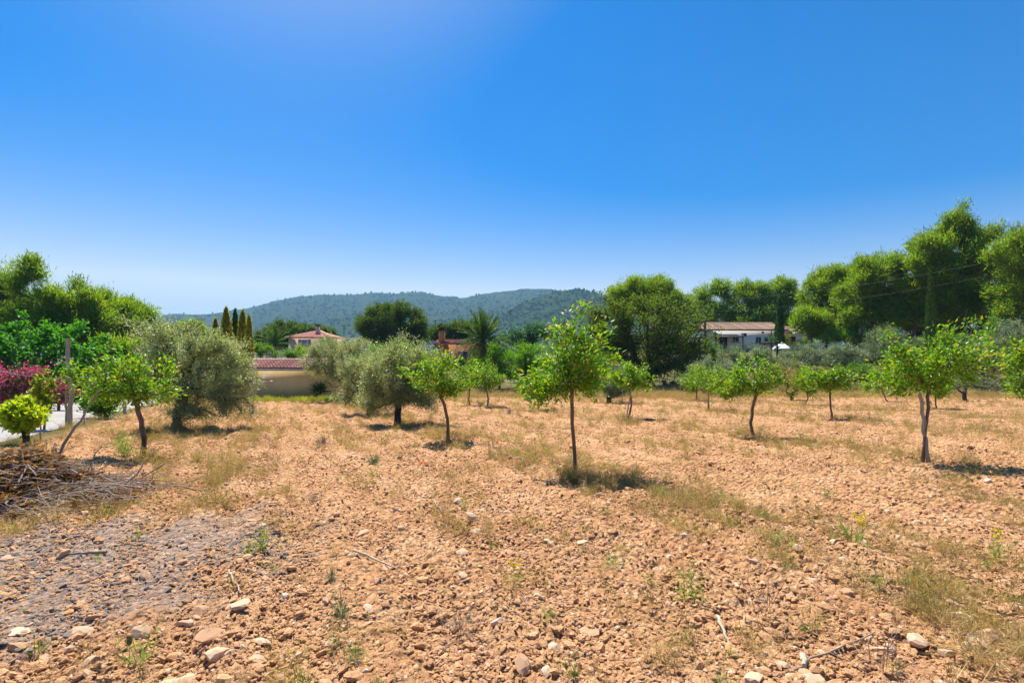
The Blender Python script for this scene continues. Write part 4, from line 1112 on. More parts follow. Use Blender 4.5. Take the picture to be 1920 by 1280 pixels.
def streaked_wall():
    m, nt, out = new_mat('yellow_render')
    L = nt.links.new
    tc = nt.nodes.new('ShaderNodeTexCoord')
    nz = nt.nodes.new('ShaderNodeTexNoise'); nz.inputs['Scale'].default_value = 1.3; nz.inputs['Detail'].default_value = 7
    L(tc.outputs['Object'], nz.inputs['Vector'])
    c = ramp(nt, nz.outputs['Fac'], [(0.3, (0.72, 0.47, 0.19)), (0.7, (0.80, 0.56, 0.26))])
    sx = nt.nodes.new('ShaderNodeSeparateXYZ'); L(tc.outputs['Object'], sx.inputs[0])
    # pale band running diagonally up the render, and a pale washed-out foot
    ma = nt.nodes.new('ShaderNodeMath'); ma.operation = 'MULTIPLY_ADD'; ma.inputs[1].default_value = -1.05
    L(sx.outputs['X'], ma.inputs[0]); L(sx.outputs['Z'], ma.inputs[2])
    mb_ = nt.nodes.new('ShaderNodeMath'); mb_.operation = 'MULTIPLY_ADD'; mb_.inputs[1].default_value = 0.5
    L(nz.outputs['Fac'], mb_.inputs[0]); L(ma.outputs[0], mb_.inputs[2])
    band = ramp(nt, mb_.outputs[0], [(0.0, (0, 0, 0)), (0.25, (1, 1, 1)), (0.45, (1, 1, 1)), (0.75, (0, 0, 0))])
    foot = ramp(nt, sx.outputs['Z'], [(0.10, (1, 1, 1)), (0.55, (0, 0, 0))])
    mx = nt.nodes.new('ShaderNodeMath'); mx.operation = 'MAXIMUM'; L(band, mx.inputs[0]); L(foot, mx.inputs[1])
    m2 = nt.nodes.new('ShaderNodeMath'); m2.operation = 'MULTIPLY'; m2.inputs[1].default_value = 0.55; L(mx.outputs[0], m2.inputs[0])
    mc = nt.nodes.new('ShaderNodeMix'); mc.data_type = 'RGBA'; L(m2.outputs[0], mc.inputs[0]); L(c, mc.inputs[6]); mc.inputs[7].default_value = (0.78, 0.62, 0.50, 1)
    p = nt.nodes.new('ShaderNodeBsdfPrincipled'); p.inputs['Roughness'].default_value = 0.95
    L(mc.outputs[2], p.inputs['Base Color'])
    b = nt.nodes.new('ShaderNodeBump'); b.inputs['Strength'].default_value = 0.3; b.inputs['Distance'].default_value = 0.02
    n2 = nt.nodes.new('ShaderNodeTexNoise'); n2.inputs['Scale'].default_value = 30; L(tc.outputs['Object'], n2.inputs['Vector'])
    L(n2.outputs['Fac'], b.inputs['Height']); L(b.outputs[0], p.inputs['Normal'])
    L(p.outputs[0], out.inputs['Surface'])
    return m


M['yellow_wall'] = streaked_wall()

# yellow outbuilding
d0 = 36.0
bx0, bx1 = px_x(452, d0), px_x(623, d0)
gz = float(min(T(bx0, d0), T(bx1, d0))) - 0.25
ez = px_z(692, d0) - gz; W0 = bx1 - bx0; dep = 4.6
ob = thing('outbuilding', 'low yellow outbuilding with red tiled roof behind the olives', 'building', (bx0, d0, gz))
mb = MB(); mb.box((W0 / 2, 0.1, ez / 2), (W0, 0.2, ez)); mb.box((W0 / 2, dep - 0.1, ez / 2), (W0, 0.2, ez))
for sx in (0.1, W0 - 0.1):
    mb.box((sx, dep / 2, ez / 2), (0.2, dep - 0.4, ez))
    v = [[sx - 0.1, 0.2, ez], [sx + 0.1, 0.2, ez], [sx + 0.1, dep - 0.2, ez], [sx - 0.1, dep - 0.2, ez], [sx - 0.1, dep / 2, ez + 0.62], [sx + 0.1, dep / 2, ez + 0.62]]
    mb.add(v, [[0, 1, 5, 4], [2, 3, 4, 5]]); mb.add(v, [[0, 4, 3], [1, 2, 5]])
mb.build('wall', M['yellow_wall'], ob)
rf = MB()
zr = px_z(673.5, d0 + dep / 2) - gz - 0.09; zf = ez + 0.05
slab(rf, (-0.25, -0.35, zf), (W0 + 0.25, -0.35, zf), (W0 + 0.25, dep / 2, zr), (-0.25, dep / 2, zr), 0.07)
slab(rf, (W0 + 0.25, dep + 0.35, zf), (-0.25, dep + 0.35, zf), (-0.25, dep / 2 + 0.002, zr), (W0 + 0.25, dep / 2 + 0.002, zr), 0.07)
roof = rf.build('roof', M['concrete'], ob)
tile_slope(roof, -0.25, W0 + 0.25, dep / 2, zr + 0.015, -0.40, zf + 0.01, M['tile_red'], 0.235, 900)
tile_slope(roof, -0.25, W0 + 0.25, dep / 2, zr + 0.015, dep + 0.40, zf + 0.01, M['tile_red'], 0.47, 903)
mb = MB(); mb.tube([[-0.28, dep / 2, zr + 0.06], [W0 + 0.28, dep / 2, zr + 0.06]], 0.10, 8); mb.build('ridge_cap', M['tile_old'], ob)
mb = MB(); mb.box((W0 / 2, -0.375, zf - 0.09), (W0 + 0.5, 0.05, 0.12)); mb.build('fascia', M['concrete'], ob)


def window(parent, x, y, z, w, h, frame='white_frame', pane='glass', mull=1, ft=0.06):
    """frame standing proud of a wall face at y, panes as sub-parts"""
    mb = MB()
    mb.box((x - w / 2 + ft / 2, y - 0.03, z), (ft, 0.08, h)); mb.box((x + w / 2 - ft / 2, y - 0.03, z), (ft, 0.08, h))
    mb.box((x, y - 0.03, z + h / 2 - ft / 2), (w - 2 * ft, 0.08, ft)); mb.box((x, y - 0.03, z - h / 2 + ft / 2), (w - 2 * ft, 0.08, ft))
    for k in range(mull):
        mb.box((x - w / 2 + w * (k + 1) / (mull + 1), y - 0.03, z), (ft * 0.8, 0.07, h - 2 * ft))
    wo = mb.build('window', M[frame], parent)
    for k in range(mull + 1):
        pw = w / (mull + 1)
        m2 = MB(); m2.box((x - w / 2 + pw * (k + 0.5), y - 0.012, z), (pw - ft * 0.8, 0.02, h - 2 * ft)); m2.build('pane', M[pane], wo)
    ms = MB(); ms.box((x, y - 0.06, z - h / 2 - 0.035), (w + 0.12, 0.16, 0.06)); ms.build('sill', M['concrete'], wo)
    return wo


# pink house with hipped roof
d0 = 85.0
hx0, hx1 = px_x(541, d0), px_x(622, d0); hw = hx1 - hx0; hd = 7.0
gz = float(T((hx0 + hx1) / 2, d0)) - 0.1
ez = px_z(633, d0) - gz
ph = thing('pink_house', 'pale pink house with hipped red roof and chimney', 'house', (hx0, d0, gz))
mb = MB(); mb.box((hw / 2, hd / 2, ez / 2), (hw, hd, ez)); mb.build('wall', M['pink_wall'], ph)
az = px_z(620, d0 + 2) - gz
e = 0.45; o_ = -e
rf = MB()
r0 = (hw * 0.48, hd / 2, az); r1 = (hw * 0.56, hd / 2, az); zb = ez + 0.02
rf.add([(o_, o_, zb), (hw + e, o_, zb), (hw + e, hd + e, zb), (o_, hd + e, zb), r0, r1, (o_, o_, zb - 0.12), (hw + e, o_, zb - 0.12), (hw + e, hd + e, zb - 0.12), (o_, hd + e, zb - 0.12)],
       [[0, 1, 5, 4], [2, 3, 4, 5], [9, 8, 7, 6], [0, 6, 7, 1], [1, 7, 8, 2], [2, 8, 9, 3], [3, 9, 6, 0]])
rf.f.setdefault(3, []).append(np.array([[1, 2, 5], [3, 0, 4]]))
roof = rf.build('roof', M['tile_red'], ph)
# tile runs on the front hip
n = int((hw + 2 * e) / 0.30); tri = MB()
P0 = np.array([o_, o_, zb]); P1 = np.array([hw + e, o_, zb])
for k in range(n):
    x = o_ + (k + 0.5) * (hw + 2 * e) / n
    f = (x - o_) / (r0[0] - o_) if x < r0[0] else ((hw + e - x) / (hw + e - r1[0]) if x > r1[0] else 1.0)
    f = max(0.05, min(1, f)) * 0.985
    a_ = np.array([x, o_ - 0.05, zb + 0.02]); b_ = np.array([x, o_ + (hd / 2 - o_) * f, zb + (az - zb) * f + 0.02])
    m2 = MB(); m2.tube([a_, b_], 0.10, 6); m2.build('roof_tile', M['tile_red'], roof, smooth=True)
for q in ((o_, o_), (hw + e, o_)):
    t_ = r0 if q[0] < 0 else r1
    m2 = MB(); m2.tube([(q[0], q[1], zb + 0.04), (t_[0], t_[1], t_[2] + 0.04)], 0.13, 6); m2.build('hip_cap', M['tile_old'], ph)
mb = MB(); cx = px_x(595, d0 + 2) - hx0
mb.box((cx, 2.2, az + 0.1), (0.55, 0.55, 1.5)); ch = mb.build('chimney', M['pink_wall'], ph)
m2 = MB(); m2.box((cx, 2.2, az + 0.95), (0.72, 0.72, 0.22)); m2.build('cap', M['dark_wood'], ch)
wx = px_x(570, d0) - hx0
wz = px_z(643, d0) - gz
window(ph, wx + 0.1, 0, wz, 0.95, 1.15, 'white_frame', 'shutter', 1)
for s in (-1, 1):
    mb = MB(); mb.box((wx + 0.1 + s * 0.78, -0.025, wz), (0.52, 0.05, 1.2)); mb.build('shutter', M['shutter'], ph)
window(ph, wx + 3.4, 0, wz, 0.95, 1.15, 'white_frame', 'shutter', 1)
window(ph, wx + 0.1, 0, wz - 2.9, 0.95, 1.15, 'white_frame', 'shutter', 1)
window(ph, wx + 3.4, 0, wz - 2.9, 0.95, 1.15, 'white_frame', 'shutter', 1)
mb = MB(); mb.tube([(hw * 0.5, hd / 2, az), (hw * 0.5, hd / 2, az + 1.5)], 0.025, 5); mb.box((hw * 0.5, hd / 2, az + 1.3), (0.9, 0.03, 0.03)); mb.build('aerial', M['metal_dark'], ph)

# orange house behind the olive and the palm
d0 = 56.0
hx0, hx1 = px_x(818, d0), px_x(902, d0); hw = hx1 - hx0; hd = 6.0
gz = float(T((hx0 + hx1) / 2, d0)) - 0.1
oh = thing('orange_house', 'orange house with chimney behind the olive and date palm', 'house', (hx0, d0, gz))
ez = px_z(646, d0) - gz
mb = MB(); mb.box((hw / 2, hd / 2, ez / 2), (hw, hd, ez)); mb.build('wall', M['ochre_wall'], oh)
rf = MB(); zt = ez + 0.55
slab(rf, (-0.3, -0.4, ez + 0.08), (hw + 0.3, -0.4, ez + 0.08), (hw + 0.3, hd / 2, zt), (-0.3, hd / 2, zt), 0.08)
slab(rf, (hw + 0.3, hd + 0.4, ez + 0.08), (-0.3, hd + 0.4, ez + 0.08), (-0.3, hd / 2 + 0.002, zt), (hw + 0.3, hd / 2 + 0.002, zt), 0.08)
roof = rf.build('roof', M['tile_red'], oh)
tile_slope(roof, -0.3, hw + 0.3, hd / 2, zt + 0.015, -0.45, ez + 0.09, M['tile_red'], 0.26, 920)
cx = px_x(826, d0) - hx0
mb = MB(); ctop = px_z(622, d0) - gz
mb.box((cx, 1.0, (ez + ctop) / 2), (0.62, 0.62, ctop - ez + 0.3)); ch = mb.build('chimney', M['ochre_wall'], oh)
m2 = MB(); m2.box((cx, 1.0, ctop + 0.35), (0.5, 0.5, 0.40))
m2.add([[cx - .5, .5, ctop + .55], [cx + .5, .5, ctop + .55], [cx + .5, 1.5, ctop + .55], [cx - .5, 1.5, ctop + .55], [cx, .5, ctop + .95], [cx, 1.5, ctop + .95]], [[0, 3, 2, 1], [1, 2, 5, 4], [3, 0, 4, 5]])
m2.build('cap', M['dark_wood'], ch)
window(oh, 2.9, 0, ez - 1.3, 1.1, 1.2, 'white_frame', 'glass', 1)
mb = MB(); mb.box((4.3, -0.02, 1.05), (0.95, 0.05, 2.1)); dr = mb.build('door', M['dark_wood'], oh)

# white farmhouse on the right
d0 = 68.0
hx0, hx1, hx2 = px_x(1325, d0), px_x(1474, d0), px_x(1509, d0)
gz = float(T((hx0 + hx1) / 2, d0)) - 0.3
wh = thing('white_house', 'long low white farmhouse with weathered tiled roof before the pines', 'house', (hx0, d0, gz))
hw = hx1 - hx0; ww = hx2 - hx1; hd = 8.0
ez = px_z(620, d0) - gz; ew = px_z(620.5, d0) - gz - 0.12
mb = MB(); mb.box((hw / 2, hd / 2, ez / 2), (hw, hd, ez)); mb.box((hw + ww / 2, 0.35 + 2.6, ew / 2), (ww, 5.2, ew)); mb.build('wall', M['white_wall'], wh)
rf = MB(); zt = px_z(606.5, d0 + hd / 2) - gz; zt2 = px_z(613, d0 + 3) - gz
slab(rf, (-0.4, -0.45, ez + 0.09), (hw + 0.15, -0.45, ez + 0.09), (hw + 0.15, hd / 2, zt), (-0.4, hd / 2, zt), 0.08)
slab(rf, (hw + 0.15, hd + 0.4, ez + 0.09), (-0.4, hd + 0.4, ez + 0.09), (-0.4, hd / 2 + 0.002, zt), (hw + 0.15, hd / 2 + 0.002, zt), 0.08)
slab(rf, (hw + 0.2, -0.05, ew + 0.09), (hw + ww + 0.3, -0.05, ew + 0.09), (hw + ww + 0.3, 3.0, zt2), (hw + 0.2, 3.0, zt2), 0.08)
slab(rf, (hw + ww + 0.3, 6.0, ew + 0.09), (hw + 0.2, 6.0, ew + 0.09), (hw + 0.2, 3.002, zt2), (hw + ww + 0.3, 3.002, zt2), 0.08)
roof = rf.build('roof', M['tile_old'], wh)
tile_slope(roof, -0.4, hw + 0.15, hd / 2, zt + 0.015, -0.5, ez + 0.10, M['tile_old'], 0.27, 940)
tile_slope(roof, hw + 0.2, hw + ww + 0.3, 3.0, zt2 + 0.015, -0.10, ew + 0.10, M['tile_old'], 0.27, 944)
mb = MB(); mb.tube([[-0.42, hd / 2, zt + 0.06], [hw + 0.17, hd / 2, zt + 0.06]], 0.13, 6); mb.build('ridge_cap', M['tile_old'], wh)


def hxz(px, py, yy=0.0):
    return px_x(px, d0 + yy) - hx0, px_z(py, d0 + yy) - gz


for px, py, w, h, mu in ((1422, 637, 0.78, 0.80, 1), (1437, 636, 0.62, 0.72, 0), (1379, 636, 0.9, 0.7, 1)):
    x, z = hxz(px, py); window(wh, x, 0, z, w, h, 'white_frame', 'glass', mu)
x, z = hxz(1352, 641); mb = MB(); mb.box((x, -0.02, z), (1.6, 0.05, 1.7)); dr = mb.build('door', M['dark_wood'], wh)
m2 = MB(); m2.box((x + 0.3, -0.055, z), (0.5, 0.03, 1.4)); m2.build('pane', M['glass'], dr)
x, z = hxz(1356, 629); mb = MB()
slab(mb, (x - 1.6, -2.1, z - 0.25), (x + 1.8, -2.1, z - 0.25), (x + 1.8, -0.01, z + 0.15), (x - 1.6, -0.01, z + 0.15), 0.05)
pc = mb.build('porch_roof', M['dark_wood'], wh)
for s in (-1.5, 1.7):
    m2 = MB(); m2.box((x + s, -2.02, (z - 0.3) / 2), (0.10, 0.10, z - 0.3)); m2.build('post', M['dark_wood'], pc)
for px, py, yy in ((1394, 628, 0), (1479, 625, 0.35)):
    x, z = hxz(px, py, yy); mb = MB(); mb.box((x, yy - 0.16, z), (0.62, 0.30, 0.5)); au = mb.build('air_conditioner', M['grey_plastic'], wh)
    m2 = MB(); a = np.linspace(0, 2 * np.pi, 13)[:-1]
    m2.tube([(x + 0.08, yy - 0.312, z), (x + 0.08, yy - 0.325, z)], 0.19, 12); m2.build('fan_grille', M['metal_dark'], au)
for px, py, yy in ((1430, 623.5, 0), (1504, 623, 0.35)):
    x, z = hxz(px, py, yy); mb = MB(); mb.box((x, yy - 0.06, z), (0.24, 0.12, 0.2)); mb.box((x, yy - 0.04, z + 0.13), (0.3, 0.08, 0.05)); mb.build('wall_lamp', M['metal_dark'], wh)
x, z = hxz(1446, 627); mb = MB(); mb.tube([(x, -0.05, z - 0.6), (x, -0.05, z + 0.5)], 0.05, 6); mb.build('downpipe', M['metal_dark'], wh)
x, z = hxz(1486, 640, 0.35); mb = MB(); mb.box((x, 0.33, z), (0.8, 0.05, 1.3)); mb.build('door', M['dark_wood'], wh)

# parasol and dark garden beam in front of the farmhouse
d1 = 60.0
x = px_x(1466, d1); z = float(T(x, d1))
ps = thing('parasol', 'open white parasol in front of the white house', 'parasol', (x, d1, z))
zt = px_z(641, d1) - z; ze = px_z(653, d1) - z; R = 17 / F * d1
mb = MB(); mb.tube([(0, 0, 0), (0, 0, zt - 0.02)], 0.04, 6); mb.box((0, 0, 0.04), (0.7, 0.7, 0.08)); mb.build('pole', M['metal_dark'], ps)
for k in range(8):
    a0, a1 = k * np.pi / 4 + 0.2, (k + 1) * np.pi / 4 + 0.2
    p0 = np.array([R * math.cos(a0), R * math.sin(a0), ze]); p1 = np.array([R * math.cos(a1), R * math.sin(a1), ze]); top = np.array([0, 0, zt])
    m_ = (p0 + p1) / 2 * np.array([0.97, 0.97, 1])
    mb = MB(); mb.add([top, p0, m_, p1, p0 - [0, 0, 0.15], m_ - [0, 0, 0.15], p1 - [0, 0, 0.15]], [[1, 4, 5, 2], [2, 5, 6, 3]]); mb.add([top, p0, m_, p1], [[0, 1, 2], [0, 2, 3]]); mb.build('canopy_panel', M['white_cloth'], ps)
d1 = 58.5
x = px_x(1450, d1); z = float(T(x, d1))
pg = thing('pergola', 'dark wooden garden pergola beside the white parasol', 'pergola', (x, d1, z))
zb = px_z(644, d1) - z
for s in (-1.0, 0.42):
    mb = MB(); mb.box((s, 0, zb / 2 - 0.04), (0.16, 0.16, zb - 0.08)); mb.build('post', M['dark_wood'], pg)
mb = MB(); mb.box((0, 0, zb + 0.02), (2.3, 0.14, 0.14)); mb.build('beam', M['dark_wood'], pg)
mb = MB(); mb.box((0, 1.3, zb + 0.02), (2.3, 0.14, 0.14)); mb.build('beam', M['dark_wood'], pg)

# ------------------------------------------------------------------ posts, stakes, pylons, wires
def post(name, label, cat, px, py, top_px, top_py, rad_, mat, group=None, wob=0.01, dz=0.0, sides=8):
    x, y = px_ground(px, py); z = float(G(x, y)) - 0.08
    r = np.random.default_rng(int(px * 7 + py))
    H = px_z(top_py, y) - z; X = px_x(top_px, y) - x
    t = np.linspace(0, 1, 9); jit = r.normal(size=(9, 2)) * wob
    p = np.stack([X * t + jit[:, 0], jit[:, 1] + dz * t, H * t], -1)
    mb = MB(); mb.tube(p, rad_ * np.linspace(1.08, 0.92, 9) * (1 + r.normal(size=9) * 0.03), sides)
    return tag(mb.build(name, M[mat], None, (x, y, z), True), label, cat, group)


post('wooden_post', 'tall weathered round wooden post beside the gravel road', 'post', 132, 800, 126, 634, 0.062, 'wood_grey', wob=0.025, sides=10)
post('stake', 'pale square stake right beside the tall road post', 'stake', 125, 800, 124, 733, 0.035, 'wood_pale')
SK = 'thin stakes in the orchard'
post('stake', 'thin stake to the right of the lime yellow bush', 'stake', 75, 828, 77, 782, 0.018, 'wood_grey', SK)
post('stake', 'short thin stake right of the tall road post', 'stake', 158, 795, 157, 768, 0.02, 'wood_grey', SK)
post('stake', 'stub post tied against the leaning fruit tree trunk', 'stake', 273, 852, 268, 800, 0.035, 'bark', SK)
post('stake', 'straight wooden stake supporting the broad fruit tree at right', 'stake', 1742, 868, 1725, 738, 0.032, 'wood_grey', SK)
post('stake', 'thin stake beside the small fruit tree below the palm', 'stake', 918, 763, 913, 722, 0.02, 'wood_grey', SK)
post('stake', 'pale thin stake left of two small fruit trees', 'stake', 877, 756, 877, 728, 0.02, 'wood_pale', SK)
post('stake', 'thin stake crossing the trunk near the small grey olive', 'stake', 1173, 786, 1184, 728, 0.02, 'wood_grey', SK)
post('stake', 'thin stake beside the forked trunk at the grey olive clump', 'stake', 1331, 768, 1327, 730, 0.02, 'wood_grey', SK)
post('stake', 'thin stake standing left of the small grey olive trunk', 'stake', 1168, 757, 1167, 725, 0.02, 'wood_grey', SK)
post('concrete_post', 'pale stub post behind the leaning fruit tree', 'post', 235, 775, 234, 752, 0.06, 'concrete')


def wire(name, label, a, b, sag, rad_=0.008, group='overhead and fence wires'):
    a = np.array(a, float); b = np.array(b, float)
    t = np.linspace(0, 1, 25)[:, None]
    p = a + (b - a) * t - np.array([0, 0, 1]) * sag * 4 * t * (1 - t)
    mb = MB(); mb.tube(p - a, rad_, 4); tag(mb.build(name, M['wire'], None, tuple(a)), label, 'wire', group)


x, y = px_ground(132, 800)
wire('fence_wire', 'thin wire from the tall road post to the left', (x, y, px_z(710, y)), (px_x(-80, y), y + 0.6, px_z(684, y)), 0.12, 0.006)


def pole(px, d, top_py, label, arms=1.2, lattice=False):
    x = px_x(px, d); z = float(T(x, d)) - 0.1; H = px_z(top_py, d) - z
    o = thing('utility_pole', label, 'pole', (x, d, z), 'power poles')
    mb = MB()
    if lattice:
        for sx in (-0.22, 0.22):
            for sy in (-0.22, 0.22):
                mb.tube([(sx * 1.4, sy * 1.4, 0), (sx * 0.7, sy * 0.7, H)], 0.035, 4)
        n = int(H / 0.45)
        for k in range(n):
            z0, z1 = H * k / n, H * (k + 1) / n; w0 = 0.22 * (1.4 - 0.7 * k / n); w1 = 0.22 * (1.4 - 0.7 * (k + 1) / n); s = 1 if k % 2 else -1
            for sy in (-1, 1):
                mb.tube([(-s * w0, sy * w0, z0), (s * w1, sy * w1, z1)], 0.022, 4); mb.tube([(sy * w0, -s * w0, z0), (sy * w1, s * w1, z1)], 0.022, 4)
    else:
        mb.tube([(0, 0, 0), (0.02, 0, H / 2), (0, 0, H)], [0.15, 0.13, 0.10], 8)
    mb.build('mast', M['metal_dark'] if lattice else M['dark_wood'], o)
    mb = MB(); mb.box((0, 0, H - 0.25), (arms, 0.09, 0.09)); cr = mb.build('crossarm', M['metal_dark'], o)
    for s in (-0.45, 0, 0.45):
        m2 = MB(); m2.tube([(s * arms, 0, H - 0.2), (s * arms, 0, H + 0.1)], [0.05, 0.03], 6); m2.build('insulator', M['metal_dark'], cr)
    return np.array([x, d, z + H])


pa = pole(957, 120, 581, 'lattice power pole right of the date palm', 1.3, True)
pb = pole(645, 140, 609, 'small power pole left of the round dark pine')
pc_ = pole(607, 125, 614, 'power pole just right of the pink house roof')
pd_ = pole(816, 120, 600, 'thin power pole left of the orange house chimney', 0.9)
pe = pole(1287, 62, 566, 'power pole half hidden behind the carob')
pf = pole(2080, 44, 440, 'power pole beyond the right edge of the picture')
wire('power_line', 'power line running right from the lattice pole', pa, (45, 95, pa[2] - 1.0), 1.0, 0.012)
wire('power_line', 'upper power line in front of the right pines', pe + [0.3, 0, 0.05], pf + [0.3, 0, 0.05], 1.1, 0.006)
wire('power_line', 'lower power line in front of the right pines', pe + [-0.3, 0, -1.2], pf + [-0.3, 0, -1.2], 1.3, 0.005)
wire('power_line', 'power line over the white house roof', pe + [0, 0, -2.3], (px_x(1580, 66), 66, px_z(600, 66)), 0.25, 0.005)

# ------------------------------------------------------------------ brush pile and sticks
def crooked(r, a, b, n=6, j=0.08):
    a = np.array(a, float); b = np.array(b, float); t = np.linspace(0, 1, n)[:, None]
    L = np.linalg.norm(b - a)
    o = r.normal(size=(n, 3)) * j * L * 0.35; o[0] = 0
    return a + (b - a) * t + o + np.sin(np.pi * t) * r.normal(size=(1, 3)) * j * L


r = np.random.default_rng(77)
bxp, byp = px_ground(70, 950)
bzp = float(T(bxp, byp))
bp = thing('brush_pile', 'heap of cut dry branches, twigs and dead leaves at the left', 'brush pile', (bxp, byp, bzp))


def bpt(px, py, dy=0.0):
    """local point of the pile seen at a photo pixel, dy behind the pile centre"""
    y = byp + dy
    return np.array([px_x(px, y) - bxp, dy, px_z(py, y) - bzp])


for pts, r0, r1 in (([(20, 935, 0.4), (95, 875, 0.8), (118, 835, 1.0), (152, 785, 1.15), (168, 760, 1.2), (188, 728, 1.25)], 0.029, 0.009),
                    ([(95, 868, 0.7), (104, 832, 0.85)], 0.022, 0.016),
                    ([(-10, 945, -0.1), (60, 925, 0.2), (130, 905, 0.5), (200, 880, 0.7)], 0.035, 0.01),
                    ([(225, 912, 0.45), (255, 892, 0.6), (270, 866, 0.75), (290, 848, 0.8)], 0.017, 0.006),
                    ([(-5, 968, -0.25), (32, 948, -0.1)], 0.02, 0.012),
                    ([(-5, 976, -0.3), (60, 988, -0.25), (130, 992, -0.15)], 0.017, 0.009),
                    ([(58, 978, -0.35), (75, 1000, -0.5), (88, 1010, -0.55)], 0.015, 0.008),
                    ([(115, 968, -0.2), (190, 975, 0.0), (258, 972, 0.1)], 0.012, 0.006),
                    ([(48, 930, 0.0), (85, 933, 0.05), (125, 915, 0.1)], 0.018, 0.010),
                    ([(140, 905, 0.3), (190, 910, 0.4), (240, 918, 0.4)], 0.014, 0.006),
                    ([(165, 885, 0.8), (178, 850, 0.9), (195, 830, 1.0)], 0.010, 0.005),
                    ([(76, 985, -0.45), (70, 1002, -0.55), (76, 1020, -0.62)], 0.014, 0.010)):
    P_ = np.array([bpt(*p) for p in pts])
    P_[:, 2] = np.maximum(P_[:, 2], T(P_[:, 0] + bxp, P_[:, 1] + byp) - bzp + 0.03)
    tt = np.linspace(0, len(P_) - 1, len(P_) * 3)
    Q = np.stack([np.interp(tt, np.arange(len(P_)), P_[:, c]) for c in range(3)], -1) + r.normal(size=(len(tt), 3)) * r0 * 0.35
    mb = MB(); mb.tube(Q, np.linspace(r0, r1, len(tt)), 7)
    if r0 > 0.03:
        for s in range(4):
            i0 = r.integers(len(Q) // 3, len(Q) - 1); e_ = Q[i0] + np.array([r.normal() * .2, r.normal() * .2, r.uniform(.05, .3)])
            mb.tube(crooked(r, Q[i0], e_, 4), np.linspace(r1 * 0.8, 0.003, 4), 5)
    mb.build('branch', M['twig'] if r0 < 0.03 else M['bark_young'], bp, smooth=True)
tw = MB()
for k in range(640):
    dense = r.random() < 0.74
    if dense:
        cx, cy = r.normal(-0.45, 0.55), r.normal(0.35, 0.45); h = 0.62 * math.exp(-((cx + 0.55) / 0.75) ** 2 - ((cy - 0.35) / 0.6) ** 2)
    else:
        cx, cy = r.normal(0.35, 0.42), r.normal(0.35, 0.45); h = 0.24 * math.exp(-((cx - 0.6) / 0.8) ** 2)
    az = r.normal(0.0, 0.7) + (math.pi if r.random() < 0.5 else 0); L = r.uniform(0.25, 0.95)
    base = float(T(cx + bxp, cy + byp)) - bzp
    c = np.array([cx, cy, base + 0.02 + h * r.random() ** 0.6])
    dv = np.array([math.cos(az), math.sin(az) * 0.8, r.normal() * 0.16]) * L / 2
    p = crooked(r, c - dv, c + dv, 5, 0.10)
    p[:, 2] = np.maximum(p[:, 2], T(p[:, 0] + bxp, p[:, 1] + byp) - bzp + 0.015)
    rr = r.uniform(0.002, 0.006) if r.random() < 0.85 else r.uniform(0.008, 0.014)
    tw.tube(p, np.linspace(rr, rr * 0.4, 5), 4, cap=False)
    if r.random() < 0.6:
        q = p[2] + np.array([math.cos(az + 0.7), math.sin(az + 0.7), r.normal() * 0.3]) * L * 0.3
        tw.tube(crooked(r, p[2], q, 3), np.linspace(rr * 0.6, 0.0015, 3), 4, cap=False)
tag(tw.build('twigs', M['twig'], bp), kind='stuff')
n = 2600
cx = r.normal(-0.55, 0.5, n); cy = r.normal(0.5, 0.40, n)
h = 0.66 * np.exp(-((cx + 0.6) / 0.75) ** 2 - ((cy - 0.45) / 0.6) ** 2)
pz = T(cx + bxp, cy + byp) - bzp + 0.02 + h * (0.35 + 0.65 * r.random(n) ** 0.5)
v, f = leaf_geo(np.stack([cx, cy, pz], -1), r.normal(size=(n, 3)) * [1, 1, 0.5], r.uniform(0.05, 0.15, n), r.uniform(0.03, 0.08, n), r, 0.35, 0.25)
tag(link('dead_leaves', make_mesh('dead_leaves', v, f, [M['dry_leaf']]), bp), kind='stuff')


def stick(px0, py0, px1, py1, rad_, label, mat='twig_pale', lift=0.03):
    x0, y0 = px_ground(px0, py0); x1, y1 = px_ground(px1, py1)
    rr = np.random.default_rng(int(px0 + py1))
    n_ = 8; t = np.linspace(0, 1, n_)
    X = x0 + (x1 - x0) * t; Y = y0 + (y1 - y0) * t
    Lh = math.hypot(x1 - x0, y1 - y0)
    X[1:-1] += rr.normal(size=n_ - 2) * 0.02 * Lh; Y[1:-1] += rr.normal(size=n_ - 2) * 0.02 * Lh
    gz_ = G(X, Y); a_ = np.polyfit(t, gz_, 1); Z = np.maximum(np.polyval(a_, t), gz_ * 0.7 + np.polyval(a_, t) * 0.3) + lift
    p = np.stack([X, Y, Z], -1)
    mb = MB(); mb.tube(p - p[0], rad_ * np.linspace(1, 0.6, n_), 6)
    tag(mb.build('fallen_stick', M[mat], None, tuple(p[0]), True), label, 'stick', 'sticks lying on the soil')


stick(662, 1040, 745, 1056, 0.010, 'pale curved stick lying left of the centre foreground')
stick(1345, 1140, 1368, 1202, 0.013, 'peeling bleached stick lying right of the centre foreground')
stick(1505, 1216, 1508, 1252, 0.022, 'short thick cut stick in the bottom right foreground', lift=0.05)
stick(925, 848, 985, 868, 0.012, 'long pale stick left of the central tree')
stick(810, 930, 830, 955, 0.008, 'small forked pale stick in the middle of the field')
stick(430, 1065, 448, 1120, 0.008, 'thin bleached stick in the left foreground')
stick(200, 1037, 130, 1040, 0.016, 'charred stick lying on the burnt patch', 'ash_stone')
stick(1480, 1268, 1640, 1175, 0.007, 'long thin brown stem lying in the bottom right corner area', 'twig')

